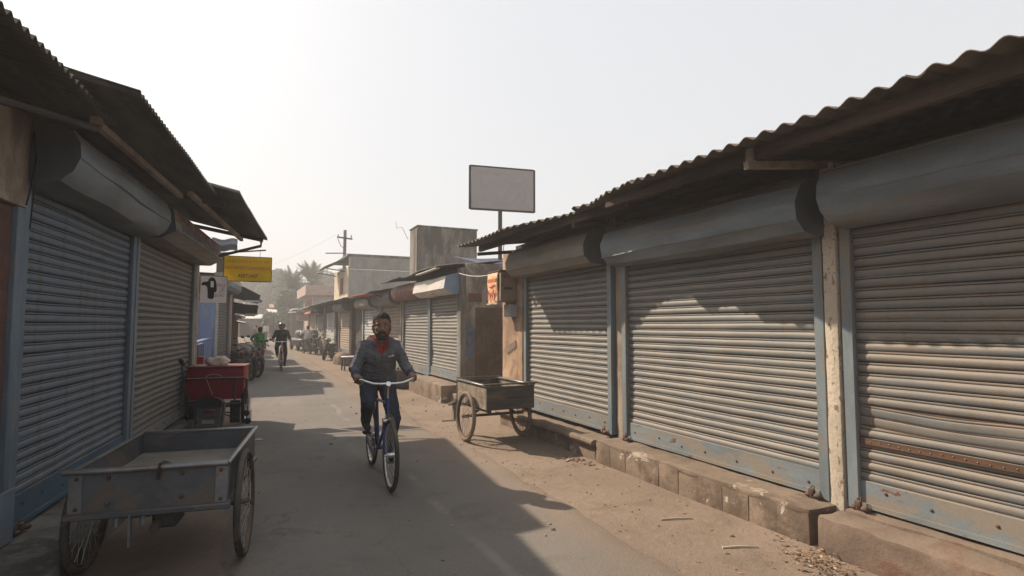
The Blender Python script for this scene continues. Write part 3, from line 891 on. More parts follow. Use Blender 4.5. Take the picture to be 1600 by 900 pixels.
for v in b.verts:
    a = math.atan2(v.co.y, v.co.x); r = 1 + 0.28 * noise.noise((math.cos(a) * 1.7, math.sin(a) * 1.7, 3))
    v.co = Vector((5.063, 0.16 + 0.17 * r * math.cos(a), 1.33 + 0.36 * r * math.sin(a)))
m.merge(b); m.build('paint_patch', M['blue_patch'], shopA)
m = MB(); m.box(5.061, 5.066, 0.16, 0.46, 2.12, 2.3); m.build('bare_brick_patch', M['brick'], shopA)
shutter(shopA, 2.75, 4.78, 0.40, 2.40, M['shut_r'], locks=False, hood=(2.55, 4.98, 2.30, M['hood_white'], M['hood_blue'], 'box'), seed=5)
shutter(shopA, 0.10, 2.58, 0.36, 2.40, M['shut_r'], locks=False, hood=(0.0, 2.545, 2.30, M['hood_red'], M['hood_red'], 'drum'), seed=6)
m = MB(); slab(m, 2.4, 5.0, -0.42, 0.14, -0.05, 0.36, 0.03, 0.012, 0.2, 5); m.build('front_step', M['plinth'], shopA)
m = MB(); slab(m, 0.05, 2.38, -0.20, 0.14, -0.05, 0.32, 0.03, 0.012, 0.2, 6); m.build('front_step', M['plinth'], shopA)
m = MB(); slab(m, 5.02, 5.4, -0.22, 0.09, -0.05, 0.2, 0.02, 0.012, 0.2, 7); m.build('stone_block', M['plinth'], shopA)
hood_sheet(shopA, 1.8, 5.0, 2.86, M['sheet_l'], -0.52, 3.05, 3)
hood_sheet(shopA, -0.2, 2.0, 2.84, M['sheet_l'], -0.66, 3.05, 4)
m = MB(); m.beam((3.4, -0.50, 2.80), (4.85, -0.46, 2.84), 0.10, 0.02); m.build('loose_tin_strip', M['white_tin'], shopA)

def small_shop(name, label, Y0, Y1, spec, X=4.15, rz=-90, group=None, wall=M['plaster'], h=2.8, seed=0):
    """a lock-up: local x runs from the far end (0) to the near end (w)"""
    w = Y1 - Y0
    t = thing(name, label, 'shop', (X, Y1, 0) if rz == -90 else (X, Y0, 0), R(rz), group)
    sp = dict(hood=None, shut=M['shut_r'], z0=0.3, z1=2.3, sheet=M['sheet_l'], over=0.75, post=0.18)
    sp.update(spec)
    m = MB()
    m.bbox(0, w, 0.16, 2.3, -0.02, h - 0.05, 0.01, 1)
    m.bbox(0, sp['post'], 0.0, 0.158, -0.02, h - 0.1, 0.008, 1)
    m.bbox(w - sp['post'], w, 0.0, 0.158, -0.02, h - 0.1, 0.008, 1)
    m.bbox(sp['post'] + .003, w - sp['post'] - .003, 0.06, 0.158, sp['z1'] + 0.01, h - 0.1, 0.008, 1)
    m.build('wall', wall, t)
    if sp['shut'] is not None:
        shutter(t, sp['post'] + 0.07, w - sp['post'] - 0.07, sp['z0'], sp['z1'], sp['shut'], locks=False, seed=seed, seg=8, pitch=0.1,
                hood=(sp['post'], w - sp['post'], sp['z1'] - 0.06, *sp['hood']) if sp['hood'] else None, gw=0.06)
    if sp['z0'] > 0.05:
        m = MB(); slab(m, 0.02, w - 0.02, -0.3, 0.155, -0.05, sp['z0'] - 0.02, 0.02, 0.012, 0.25, seed); m.build('front_step', M['plinth'], t)
    corr(t, -0.05, w + 0.05, -sp['over'], 2.4, h + sp.get('dz', 0) - 0.12, h + 0.3, sp['sheet'], 0.12, 0.014, 0.12, seed, 'roof_sheet', 0.008, 5, 0.06)
    return t
small_shop('shop_building', 'brown boarded shop behind the rider with an orange edged awning', 16.65, 19.6, dict(shut=M['shut_brown'], hood=(M['hood'], M['cap_dark'], 'drum'), over=0.62), seed=11)
sh = small_shop('shop_building', 'shop with a white shutter next to the brown boarded one', 19.75, 22.9, dict(shut=M['shut_white'], hood=(M['hood_tan'], M['cap_dark'], 'roll'), over=0.55), wall=M['tin_blue'], seed=12)
t = thing('awning', 'thin rust red tin awning above the brown boarded shop', 'awning', (4.15, 18.9, 2.55), R(-90))
m = MB(); m.beam((-1.2, -0.72, 0.05), (1.3, -0.66, 0.02), 0.5, 0.02); m.build('sheet', M['red_tin'], t)
m = MB(); m.beam((-1.0, -0.6, 0.03), (-1.0, -0.02, -0.12), 0.04, 0.04); m.beam((1.1, -0.6, 0.01), (1.1, -0.02, -0.12), 0.04, 0.04); build_each(m, 'bracket', M['iron'], t)
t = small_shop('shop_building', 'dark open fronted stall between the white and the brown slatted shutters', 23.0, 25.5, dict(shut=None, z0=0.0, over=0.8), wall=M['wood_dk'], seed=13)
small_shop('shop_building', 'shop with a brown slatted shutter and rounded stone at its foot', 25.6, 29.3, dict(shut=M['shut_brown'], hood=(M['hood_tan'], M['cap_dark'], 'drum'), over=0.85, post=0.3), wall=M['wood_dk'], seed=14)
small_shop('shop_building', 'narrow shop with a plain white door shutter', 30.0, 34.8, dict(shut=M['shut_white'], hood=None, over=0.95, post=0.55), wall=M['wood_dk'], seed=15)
small_shop('shop_building', 'shop with a pale shutter under a red striped awning', 35.0, 39.8, dict(shut=M['shut_r'], hood=(M['hood'], M['cap_dark'], 'drum'), over=0.9, post=0.5, sheet=M['tin_blue']), wall=M['wood'], seed=16)
t = thing('awning', 'small red roll of awning cloth above the pale shutter', 'awning', (4.15, 37.3, 2.35), R(-90))
m = MB(); m.tube([(-1.9, -0.62, 0.0), (0, -0.66, -0.03), (1.9, -0.62, 0.02)], 0.11, 10); m.build('roll', M['red_tin'], t)
m = MB(); m.beam((-1.8, -0.6, 0.0), (-1.8, -0.02, 0.05), 0.05, 0.05); m.beam((1.8, -0.6, 0.0), (1.8, -0.02, 0.05), 0.05, 0.05); build_each(m, 'bracket', M['iron'], t)
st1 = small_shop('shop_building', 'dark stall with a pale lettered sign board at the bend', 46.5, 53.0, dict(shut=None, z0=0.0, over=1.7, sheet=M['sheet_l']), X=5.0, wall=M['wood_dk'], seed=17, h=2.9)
small_shop('shop_building', 'shop with brown plaster posts before the dark stall', 40.2, 46.2, dict(shut=M['shut_brown'], hood=None, over=0.9, post=0.9, sheet=M['tin_blue']), X=4.3, wall=M['plaster'], seed=18)
t = thing('sign_board', 'pale sign board with red lettering hanging before the dark stall', 'sign', (4.3, 47.0, 1.95), R(-20))
m = MB(); m.bbox(-0.85, 0.85, -0.03, 0.03, 0, 0.75, 0.01, 1); m.build('panel', M['board_grey'], t)
text_mesh('red_lettering', 'HCOO', 0.42, M['red_ink'], t, face_front(0, -0.034, 0.5), xs=1.1)
text_mesh('red_lettering', 'MONA', 0.3, M['red_ink'], t, face_front(0, -0.034, 0.17), xs=1.3)
m = MB(); m.tube([(-0.6, 0, 0.75), (-0.6, 0.1, 1.1)], 0.02, 6); m.tube([(0.6, 0, 0.75), (0.6, 0.1, 1.1)], 0.02, 6); m.build('hanger', M['iron'], t)

# upper buildings behind the right row
t = thing('concrete_tower', 'bare stained concrete stair tower rising behind the right hand shops', 'building', (6.9, 20.6, 0))
m = MB(); m.bbox(-1.18, 1.2, 0, 1.1, 0, 5.30, 0.02, 1)
m.build('wall', M['concrete_dk'], t)
m = MB(); m.bbox(-1.21, 1.23, -0.03, 1.13, 5.303, 5.36, 0.01, 1); m.build('coping', M['concrete_dk'], t)
m = MB(); m.tube([(-1.2, -0.015, 3.0), (-1.195, -0.02, 5.2)], 0.02, 6); m.build('drain_pipe', M['iron'], t)
t = thing('upper_house', 'flat roofed cream and grey upper storey with a ribbed parapet', 'building', (4.9, 31.0, 0))
m = MB(); m.bbox(0, 3.7, 0.02, 5.2, 0, 4.6, 0.01, 1); m.build('wall', M['greywall'], t)
m = MB(); m.bbox(-0.04, -0.003, 0.02, 5.2, 0, 4.75, 0.01, 1); fw = m.build('street_wall', M['cream'], t)
m = MB(); m.box(-0.07, -0.043, 1.7, 2.5, 3.35, 4.25); w1 = m.build('window', M['wood_dk'], t)
m = MB(); m.box(-0.09, -0.073, 2.05, 2.13, 3.35, 4.25); m.box(-0.09, -0.073, 1.66, 1.7, 3.3, 4.3); m.box(-0.09, -0.073, 2.5, 2.54, 3.3, 4.3); m.build('window_frame', M['red_tin'], w1)
m = MB(); m.bbox(0.0, 3.74, 0.0, 0.12, 4.62, 5.3, 0.01, 1)
for i in range(22):
    m.box(0.06 + i * 0.165, 0.13 + i * 0.165, -0.03, -0.002, 4.66, 5.22)
m.build('parapet', M['greywall'], t)
m = MB(); m.bbox(-0.1, 3.8, -0.06, 5.3, 5.303, 5.42, 0.01, 1); m.build('roof_slab', M['concrete_dk'], t)
m = MB()
m.grid(lambda u, w: (-1.15 + 1.2 * u, 1.0 + 3.6 * w, 4.78 + 0.58 * u + 0.01 * math.sin(w * 160)), 4, 60)
rs = m.build('awning', M['sheet_l'], t); s_ = rs.modifiers.new('thickness', 'SOLIDIFY'); s_.thickness = 0.02
m = MB(); m.beam((-1.15, 1.0, 4.70), (-0.05, 1.0, 4.55), 0.05, 0.05); m.beam((-1.15, 4.4, 4.70), (-0.05, 4.4, 4.55), 0.05, 0.05); m.beam((-1.1, 1.0, 5.5), (0.0, 1.0, 5.56), 0.05, 0.05); build_each(m, 'awning_bracket', M['iron'], t)
t = thing('far_house', 'low pinkish house with a flat slab roof at the end of the right hand row', 'building', (5.6, 56.0, 0))
m = MB(); m.bbox(0, 7.0, 0, 9, 0, 5.2, 0.02, 1); m.build('wall', M['pink_plaster'], t)
m = MB(); m.bbox(-0.7, 7.2, -0.6, 9.2, 4.4, 5.3, 0.02, 1); m.build('roof_slab', M['pink_plaster'], t)
for y in (1.0, 3.4, 5.8):
    m = MB(); m.box(-0.05, -0.003, y, y + 1.5, 2.9, 4.1); w_ = m.build('window', M['wood_dk'], t)
    m = MB(); m.box(-0.09, -0.053, y + 0.5, y + 0.75, 2.9, 4.1); m.build('shutter_leaf', M['red_tin'], w_)
m = MB(); m.bbox(0.4, 2.0, -0.06, -0.003, 3.0, 4.2, 0.01, 1); m.build('window', M['greywall'], t)
for (x, y, z, r, h, lb) in ((8.6, 50.5, 5.0, 1.0, 1.35, 'grey roof water tank beside the cream upper storey'),):
    t = thing('water_tank', lb, 'water tank', (x, y, 0))
    m = MB(); m.bbox(-1.1, 1.1, -1.1, 1.1, 0, z, 0.02, 1); m.build('support_block', M['greywall'], t)
    m = MB(); m.tube([(0, 0, z), (0, 0, z + h * .3), (0, 0, z + h * .32), (0, 0, z + h * .62), (0, 0, z + h * .64), (0, 0, z + h)], [r, r, r * 1.04, r * 1.04, r, r * .96], 20); tk = m.build('tank', M['water_tank'], t)
    m = MB(); m.tube([(0, 0, z + h), (0, 0, z + h + .1)], [.35, .3], 14); m.build('lid', M['iron'], tk)

# billboard
t = thing('billboard', 'blank grey billboard on a single steel post above the right hand roofs', 'billboard', (5.78, 13.0, 0), R(-8.5))
m = MB(); m.tube([(-0.03, 0.06, 0), (-0.03, 0.06, 4.6)], 0.055, 10); m.build('post', M['iron'], t)
m = MB(); m.bbox(-0.80, 0.83, -0.03, 0.02, 4.53, 5.57, 0.006, 1); pn = m.build('panel', M['board_grey'], t)
m = MB()
for (a, b) in (((-0.82, 4.52), (0.85, 4.52)), ((-0.82, 5.58), (0.85, 5.58)), ((-0.82, 4.5), (-0.82, 5.6)), ((0.85, 4.5), (0.85, 5.6))):
    m.beam((a[0], -0.005, a[1]), (b[0], -0.005, b[1]), 0.07, 0.035, (0, 1, 0))
m.beam((-0.7, 0.05, 4.8), (0.75, 0.05, 4.8), 0.04, 0.05); m.beam((-0.7, 0.05, 5.3), (0.75, 0.05, 5.3), 0.04, 0.05)
m.build('frame', M['iron'], t)

# alley infill: low tin roof and tarp seen over the end wall
t = thing('lean_to', 'low blue tarpaulin lean-to roof in the alley behind the grey end wall', 'shed', (5.5, 11.6, 0))
m = MB()
m.grid(lambda u, w: (-0.6 + 2.4 * u, 0.3 + 2.2 * w, 3.0 + 0.42 * w + 0.03 * math.sin(u * 7) * math.sin(w * 5)), 12, 10)
a = m.build('tarpaulin', M['tarp_blue'], t); s_ = a.modifiers.new('thickness', 'SOLIDIFY'); s_.thickness = 0.01
m = MB(); m.bbox(-0.6, 1.9, 0.3, 0.42, 0, 2.93, 0.01, 1); m.build('wall', M['concrete_dk'], t)
corr(t, 0.1, 1.7, -0.4, 0.6, 3.12, 3.02, M['red_tin'], 0.1, 0.012, 0.05, 3)
t = thing('alley_wall', 'brown back wall closing the narrow alley', 'wall', (6.9, 9.3, 0))
m = MB(); m.bbox(0, 0.2, -0.05, 2.4, 0, 3.0, 0.01, 1); m.build('masonry', M['plaster'], t)

# ================================================================ left row
LROT = R(90 - 6.2)
LO = Vector((-2.02 + 0.108 * 3.5, 3.5, 0))
rowL = thing('shop_building', 'shop building with a blue and an olive shutter under corrugated eaves, nearest on the left', 'shop', LO, LROT)
m = MB(); m.bbox(-1.2, 1.50, 0.0, 0.24, -0.02, 2.44, 0.008, 1); m.build('brick_wall', M['brick'], rowL)
m = MB(); slab(m, -1.2, 1.62, -0.035, 0.25, 2.45, 3.10, 0.015, 0.008, 0.15, 51); m.build('lintel_wall', M['plaster'], rowL)
m = MB(); m.bbox(1.505, 1.62, -0.03, 0.2, 0.0, 2.447, 0.006, 1); pl = m.build('frame_post', M['guide_l'], rowL)
m = MB(); m.bbox(1.44, 1.63, -0.05, -0.031, 0.14, 0.50, 0.004, 1); m.build('base_plate', M['guide_l'], pl)
m = MB(); m.bbox(-1.2, 7.95, 0.45, 3.0, -0.02, 3.0, 0.01, 1); m.bbox(7.80, 7.95, 0.0, 0.447, -0.02, 3.0, 0.008, 1); m.build('wall', M['plaster'], rowL)
m = MB(); m.box(1.63, 7.79, 0.14, 0.44, -0.01, 2.99); m.build('dark_interior', M['interior'], rowL)
shutter(rowL, 1.74, 4.24, 0.15, 2.74, M['shut_l'], bar=0.24, bar_mat=M['barplate_l'], hood=(1.60, 4.32, 2.64, M['hood'], M['cap_dark'], 'drum'), seed=7, seg=18, gw=0.10, label='blue roller shutter nearest the camera')
sh2 = shutter(rowL, 4.47, 7.66, 0.15, 2.74, M['shut_l2'], bar=0.14, hood=(4.42, 7.84, 2.66, M['hood_tan'], M['cap_dark'], 'box'), seed=8, seg=18, gw=0.085, label='olive grey roller shutter with painted lettering on its hood')
# lettering on the face of the second hood: one plane leaning out from (-0.38,3.02) to (-0.34..)
hd = [c for c in sh2.children if c.name.startswith('shutter_hood')][0]
p0 = Vector((0, -0.40 + 0.06, 2.66 + 0.36)); p1 = Vector((0, -0.44 + 0.06, 2.66 + 0.10))
dn = (p1 - p0).normalized(); nrm = Vector((0, dn.z, -dn.y)); nrm = nrm if nrm.y < 0 else -nrm
def hoodM(x, s):
    c = p0.lerp(p1, s) + nrm * 0.012
    up = -dn
    return Matrix(((1, 0, 0, x), (0, up.y, nrm.y, c.y), (0, up.z, nrm.z, c.z), (0, 0, 0, 1)))
for (w_, x_) in (('OAUIO', 5.0), ('DEATONS', 6.15), ('AUTO', 7.25)): text_mesh('red_lettering', w_, 0.15, M['red_faint_dark'], hd, hoodM(x_, 0.25), 0.0015, 1.7)
text_mesh('blue_lettering', 'IIVNTHIIMNWEIITUIDNIIIHM', 0.13, M['blue_ink'], hd, hoodM(6.1, 0.72), 0.0015, 1.65)
m = MB()
for s in (0.02, 0.47, 0.98):
    c = p0.lerp(p1, s) + nrm * 0.006
    m.beam((4.44, c.y, c.z), (7.82, c.y, c.z), 0.008, 0.012)
m.build('trim_line', M['beam_pale'], hd)
# plank step in front of the left shops
m = MB(); slab(m, 0.9, 4.40, -0.52, 0.13, -0.05, 0.125, 0.03, 0.015, 0.14, 61); m.build('front_step', M['concrete_dk'], rowL)
m = MB(); slab(m, 4.43, 7.9, -0.18, 0.13, -0.05, 0.12, 0.02, 0.012, 0.16, 62); m.build('front_step', M['concrete_dk'], rowL)
m = MB(); slab(m, -1.0, 0.86, -0.60, 0.0, -0.05, 0.06, 0.03, 0.015, 0.16, 63); m.build('front_step', M['concrete_dk'], rowL)
# eave
corr(rowL, -1.2, 1.62, -0.56, 1.6, 3.13, 3.62, M['sheet_l'], 0.085, 0.019, 0.02, 71, per=8)
corr(rowL, 0.95, 4.05, -0.86, 1.6, 3.15, 3.74, M['sheet_l'], 0.085, 0.019, 0.02, 72, per=8)
corr(rowL, 3.9, 7.72, -1.12, 1.6, 3.16, 3.78, M['sheet_l'], 0.085, 0.019, 0.015, 73, per=8)
m = MB(); m.beam((1.45, -0.46, 3.08), (4.0, -0.50, 3.09), 0.05, 0.05); m.build('eave_beam', M['plaster'], rowL)
m = MB(); m.beam((3.85, -0.62, 3.10), (7.60, -0.72, 3.11), 0.05, 0.05); m.build('eave_beam', M['plaster'], rowL)
m = MB(); m.beam((1.47, -0.50, 3.085), (1.47, -0.44, 3.085), 0.07, 0.06); m.build('beam_end', M['beam_pale'], rowL)
m = MB(); m.tube([(-0.2, -0.05, 2.74), (0.6, -0.24, 2.90), (1.46, -0.47, 3.03)], 0.026, 8); m.build('roof_bracket', M['iron'], rowL)
m = MB(); m.tube([(7.62, -0.05, 2.72), (7.62, -1.03, 3.02), (7.62, -1.03, 3.13)], 0.026, 8); m.build('roof_bracket', M['iron'], rowL)
m = MB(); m.beam((7.66, -1.06, 3.125), (7.66, 0.6, 3.43), 0.05, 0.06); m.build('end_rafter', M['iron'], rowL)
m = MB(); m.beam((4.36, -0.9, 3.08), (4.36, 0.6, 3.38), 0.05, 0.06); m.build('end_rafter', M['iron'], rowL)
m = MB(); m.tube([(1.58, -0.06, 3.0), (1.60, -0.075, 2.8), (1.585, -0.06, 2.6), (1.53, -0.06, 2.46)], 0.006, 6); m.tube([(1.61, -0.06, 3.0), (1.62, -0.07, 2.7), (1.60, -0.06, 2.3)], 0.005, 6); m.build('loose_cable', M['cable'], rowL)

def Lp(x, y, z=0):
    c, s = math.cos(LROT), math.sin(LROT)
    return Vector((LO.x + c * x - s * y, LO.y + s * x + c * y, z))
# low blue yard wall
t = thing('yard_wall', 'low blue painted yard wall with a blue door behind the white phone sign', 'wall', (-0.80, 11.55, 0), R(89.3))
m = MB(); m.bbox(0.0, 5.2, 0.05, 0.17, -0.02, 1.30, 0.01, 1); m.build('masonry', M['door_blue'], t)
m = MB(); m.bbox(0.6, 1.7, 0.0, 0.047, 0.05, 1.26, 0.006, 1); d_ = m.build('door', M['door_blue'], t)
for x_ in (0.62, 1.12, 1.62):
    m = MB(); m.box(x_, x_ + .06, -0.02, -0.001, 0.05, 1.25); m.build('door_batten', M['guide_l'], d_)
m = MB(); m.bbox(0.25, 0.45, -0.12, -0.01, 0.72, 1.05, 0.006, 1); m.build('letter_box', M['moto_red'], t)
m = MB(); m.bbox(-0.12, -0.05, -0.03, 0.04, -0.02, 2.70, 0.006, 1); m.build('post', M['whitewash'], t)
t = thing('shop_building', 'shop with an olive shutter, grey hood and blue end wall beyond the yellow sign', 'shop', (-0.74, 17.0, 0), R(90 - 4.9))
m = MB(); m.bbox(0.0, 0.14, 0.0, 2.6, -0.02, 2.95, 0.01, 1); m.build('end_wall', M['door_blue'], t)
m = MB(); m.bbox(-0.03, -0.003, 0.05, 2.4, 2.45, 2.93, 0.004, 1); m.build('dark_valance', M['black_cloth'], t)
m = MB(); m.bbox(0.145, 3.6, 0.20, 2.6, -0.02, 2.85, 0.01, 1); m.bbox(3.10, 3.6, -0.02, 0.198, -0.02, 2.9, 0.01, 1); m.build('wall', M['pink_plaster'], t)
m = MB(); m.bbox(0.0, 0.14, -0.06, -0.003, -0.02, 2.7, 0.006, 1); m.build('post', M['greywall'], t)
m = MB(); m.bbox(2.2, 3.6, 0.06, 0.30, 3.05, 3.72, 0.01, 1); m.build('parapet', M['wood_dk'], t)
shutter(t, 0.23, 2.95, 0.2, 2.66, M['shut_l2'], locks=False, hood=(0.05, 3.1, 2.58, M['hood'], M['hood_tan'], 'roll'), seed=9, seg=8)
m = MB(); slab(m, 0, 3.55, -0.2, 0.195, -0.05, 0.18, 0.02, 0.012, 0.2, 64); m.build('front_step', M['concrete_dk'], t)
corr(t, -0.05, 3.65, 0.05, 2.6, 3.0, 3.05, M['sheet_l'], 0.1, 0.012, 0.03, 74, per=6)

# awning stalls further along the left
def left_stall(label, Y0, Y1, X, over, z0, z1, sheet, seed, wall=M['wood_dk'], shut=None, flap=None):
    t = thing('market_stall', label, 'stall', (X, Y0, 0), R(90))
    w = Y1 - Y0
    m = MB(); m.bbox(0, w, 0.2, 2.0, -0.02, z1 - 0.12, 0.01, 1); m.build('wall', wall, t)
    m = MB(); m.bbox(0.0, 0.1, 0.0, 0.1, -0.02, z1 - 0.2, 0.006, 1); m.bbox(w - .1, w, 0.0, 0.1, -0.02, z1 - 0.2, 0.006, 1); build_each(m, 'post', M['wood'], t)
    a = corr(t, -0.05, w + 0.05, -over, 1.2, z0, z1, sheet, 0.14, 0.012, 0.08, seed, 'awning_sheet', 0.012, 5, 0.03)
    m = MB(); m.beam((0.05, -over + 0.05, z0 - 0.04), (0.05, 0.2, z0 + (z1 - z0) * (over + .1) / (1.2 + over) - 0.04), 0.04, 0.04); m.beam((w - .05, -over + 0.05, z0 - 0.04), (w - .05, 0.2, z0 + (z1 - z0) * (over + .1) / (1.2 + over) - 0.04), 0.04, 0.04)
    build_each(m, 'awning_bracket', M['iron'], t)
    if flap:
        (a_, b_, c_, d_), fm = flap
        m = MB()
        pr = [(0.0, a_), (-over + .02, b_), (-over + .05, c_), (-over * .5, (c_ + d_) / 2 - .02), (0.0, d_)]
        m.prism(pr, -0.075, -0.06, 1, 'x')
        m.build('side_flap', fm, t, 0)
        m = MB(); m.beam((-.07, -over * .45, c_ + .0), (-.07, -over + .03, c_ - .01), .02, .06); m.build('flap_edge', M['white_tin'] if seed != 83 else M['hood_red'], t)
    return t
left_stall('stall with a steep black tarpaulin awning beyond the olive shutter', 20.9, 23.0, -0.42, 0.86, 2.46, 2.98, M['black_cloth'], 81, M['pink_plaster'], flap=((3.05, 2.62, 2.42, 2.50), M['black_cloth']))
left_stall('stall with a low black awning behind the parked motorbikes', 23.2, 26.0, -0.42, 0.84, 2.30, 2.70, M['black_cloth'], 82, M['wood'], flap=((2.40, 2.36, 2.02, 2.06), M['black_cloth']))
st = left_stall('stall with a red and pale blue striped awning', 27.0, 31.0, -0.42, 0.80, 2.22, 2.72, M['tin_blue'], 83, M['wood_dk'], flap=((2.62, 2.22, 2.04, 2.06), M['white_tin']))
m = MB(); m.beam((0.0, -0.78, 2.20), (3.5, -0.80, 2.20), 0.10, 0.06); m.build('red_valance', M['hood_red'], st)
left_stall('stall with a small pale tin awning further down on the left', 31.5, 35.0, -0.42, 0.4, 1.75, 2.1, M['white_tin'], 84, M['red_tin'])
left_stall('far left stall in shade with a brown awning', 36.0, 42.0, -0.45, 0.4, 2.1, 2.5, M['sheet_r'], 85, M['wood'])
left_stall('farthest left stall before the road bends', 43.0, 56.0, -0.6, 0.3, 2.2, 2.6, M['sheet_r'], 86, M['plaster'])

# stalls across the end of the street
def end_stall(label, x, y, w, h, over, mats, seed, rz=0):
    t = thing('market_stall', label, 'stall', (x, y, 0), R(rz), None)
    m = MB(); m.bbox(-w / 2, w / 2, 0.6, 2.6, 0, h - 0.1, 0.02, 1); m.build('wall', mats[1], t)
    m = MB()
    for s in (-1, 1): m.box(s * w / 2 - .06, s * w / 2 + .06, -0.06, 0.06, 0, h - 0.25)
    build_each(m, 'post', M['wood'], t)
    corr(t, -w / 2 - 0.2, w / 2 + 0.2, -over, 2.4, h - 0.35, h + 0.25, mats[0], 0.2, 0.02, 0.15, seed, 'awning_sheet', 0.02, 4, 0.1)
    return t
for a in (('end stall with a bright tin awning left of the walking man', 1.3, 88, 4.2, 2.9, 1.0, (M['white_tin'], M['wood_dk']), 91, 12),
          ('end stall with a pinkish awning under the palms', 4.6, 80, 3.6, 3.5, 1.2, (M['white_tin'], M['wood_dk']), 92, 5),
          ('end stall with a dusty brown awning in the haze', -1.5, 98, 4.5, 3.0, 1.0, (M['sheet_r'], M['wood_dk']), 93, 15),
          ('end stall with a blue grey awning by the right hand bend', 6.1, 66, 3.4, 3.3, 1.3, (M['tin_blue'], M['wood_dk']), 94, -10),
          ('end stall with a rusty red roof behind the awnings', 5.8, 92, 5.0, 4.6, 1.2, (M['red_tin'], M['wood_dk']), 95, 0)):
    end_stall(*a)

# ================================================================ carts, bicycles, motorbikes
def spoked_wheel(parent, name, c, Rw, axis, tyre, rim, spoke, rt=0.022, nsp=28, hub_w=0.05):
    """wheel part > tyre (itself), rim, spokes, hub"""
    c = Vector(c); ax = Vector(axis).normalized()
    m = MB(); m.ring(c, ax, Rw - rt, rt, 48, 10, (1, 0.95))
    w = m.build(name, tyre, parent, 60)
    m = MB(); m.ring(c, ax, Rw - 2 * rt - 0.008, 0.010, 48, 8, (1, 1.5)); m.build('rim', rim, w, 60)
    a = ax.orthogonal().normalized(); b = ax.cross(a)
    m = MB()
    for i in range(nsp):
        t0 = 2 * PI * i / nsp
        sd = 1 if i % 2 else -1
        t1 = t0 + (0.5 if (i // 2) % 2 else -0.5)
        p = c + (a * math.cos(t1) + b * math.sin(t1)) * 0.022 + ax * sd * hub_w * 0.5
        q = c + (a * math.cos(t0) + b * math.sin(t0)) * (Rw - 2 * rt - 0.012)
        m.tube([p, q], 0.0019, 4, caps=False)
    m.build('spokes', spoke, w, 60)
    m = MB(); m.tube([c - ax * hub_w * .75, c - ax * hub_w * .5, c - ax * hub_w * .49, c + ax * hub_w * .49, c + ax * hub_w * .5, c + ax * hub_w * .75], [.012, .012, .024, .024, .012, .012], 10)
    m.build('hub', rim, w)
    return w

# ---- near left: sheet metal handcart
t = thing('handcart', 'empty grey sheet metal handcart with a tubular rim before the blue shutter', 'handcart', (-0.415, 4.90, 0), R(-8))
W, L = 0.424, 0.664          # half sizes; -y is the end nearest the camera
m = MB()
m.bbox(-W + .006, W - .006, -L + .012, L - .008, 0.545, 0.57, 0.004, 1)
m.build('bed', M['cart_bed'], t)
def wob(m_, amp, sc):
    for v in m_.bm.verts:
        n = noise.noise(v.co * sc); v.co += Vector((n * amp * .4, n * amp, 0))
m = MB(); m.grid(lambda u, w: (-W + 2 * W * u, -L - 0.001, 0.485 + 0.235 * w), 14, 5); m.grid(lambda u, w: (-W + 2 * W * u, -L + 0.004, 0.485 + 0.235 * w), 14, 5); wob(m, 0.004, 6)
ep = m.build('end_panel', M['cart_zinc'], t)
m = MB(); m.box(-W, W, L - 0.004, L, 0.527, 0.72); m.build('end_panel', M['cart_zinc'], t)
for s in (-1, 1):
    m = MB(); m.box(s * W - 0.003, s * W + 0.003, -L + 0.006, L - 0.006, 0.49, 0.72); m.build('side_panel', M['cart_zinc'], t)
# corner angles, bottom rail, rim
m = MB()
for s in (-1, 1):
    m.box(s * (W - 0.06), s * (W + 0.006), -L - 0.010, -L - 0.002, 0.487, 0.715)
    m.box(s * (W + 0.006), s * (W + 0.012), -L - 0.010, -L + 0.05, 0.487, 0.715)
build_each(m, 'corner_angle', M['cart_rim'], t)
m = MB(); m.bbox(-W - 0.03, W + 0.03, -L - 0.035, -L + 0.03, 0.448, 0.485, 0.006, 1)
for s in (-1, 1): m.bbox(s * W - 0.022, s * W + 0.022, -L + 0.032, L, 0.448, 0.485, 0.006, 1)
m.build('chassis_rail', M['cart_zinc'], t)
m = MB()
m.tube([(-W - 0.04, -L - 0.02, 0.735), (-W * .3, -L - 0.022, 0.733), (W * .4, -L - 0.02, 0.736), (W + 0.012, -L - 0.018, 0.735)], 0.019, 10)
m.build('rim_tube', M['cart_rim'], t)
m = MB(); m.bbox(W - 0.008, W + 0.026, -L - 0.0, L + 0.02, 0.722, 0.742, 0.006, 2); m.build('rim_rail', M['cart_rim'], t)
m = MB(); m.bbox(-W - 0.022, -W + 0.012, -L - 0.0, L + 0.02, 0.722, 0.74, 0.006, 2); m.build('rim_rail', M['cart_rim'], t)
m = MB(); m.bbox(-W, W - 0.01, L - 0.012, L + 0.02, 0.722, 0.742, 0.006, 2); m.build('rim_rail', M['cart_rim'], t)
for (x, z) in ((-0.23, 0.685), (-0.23, 0.53), (0.17, 0.685), (0.17, 0.54), (-0.395, 0.69), (0.395, 0.69), (-0.395, 0.51), (0.395, 0.51)):
    m = MB(); m.tube([(x, -L - 0.002, z), (x, -L - 0.016, z)], [0.015, 0.011], 8); m.ball((x, -L - 0.016, z), (0.007, 0.006, 0.007), 8, 6); m.build('rivet', M['rust'], ep)
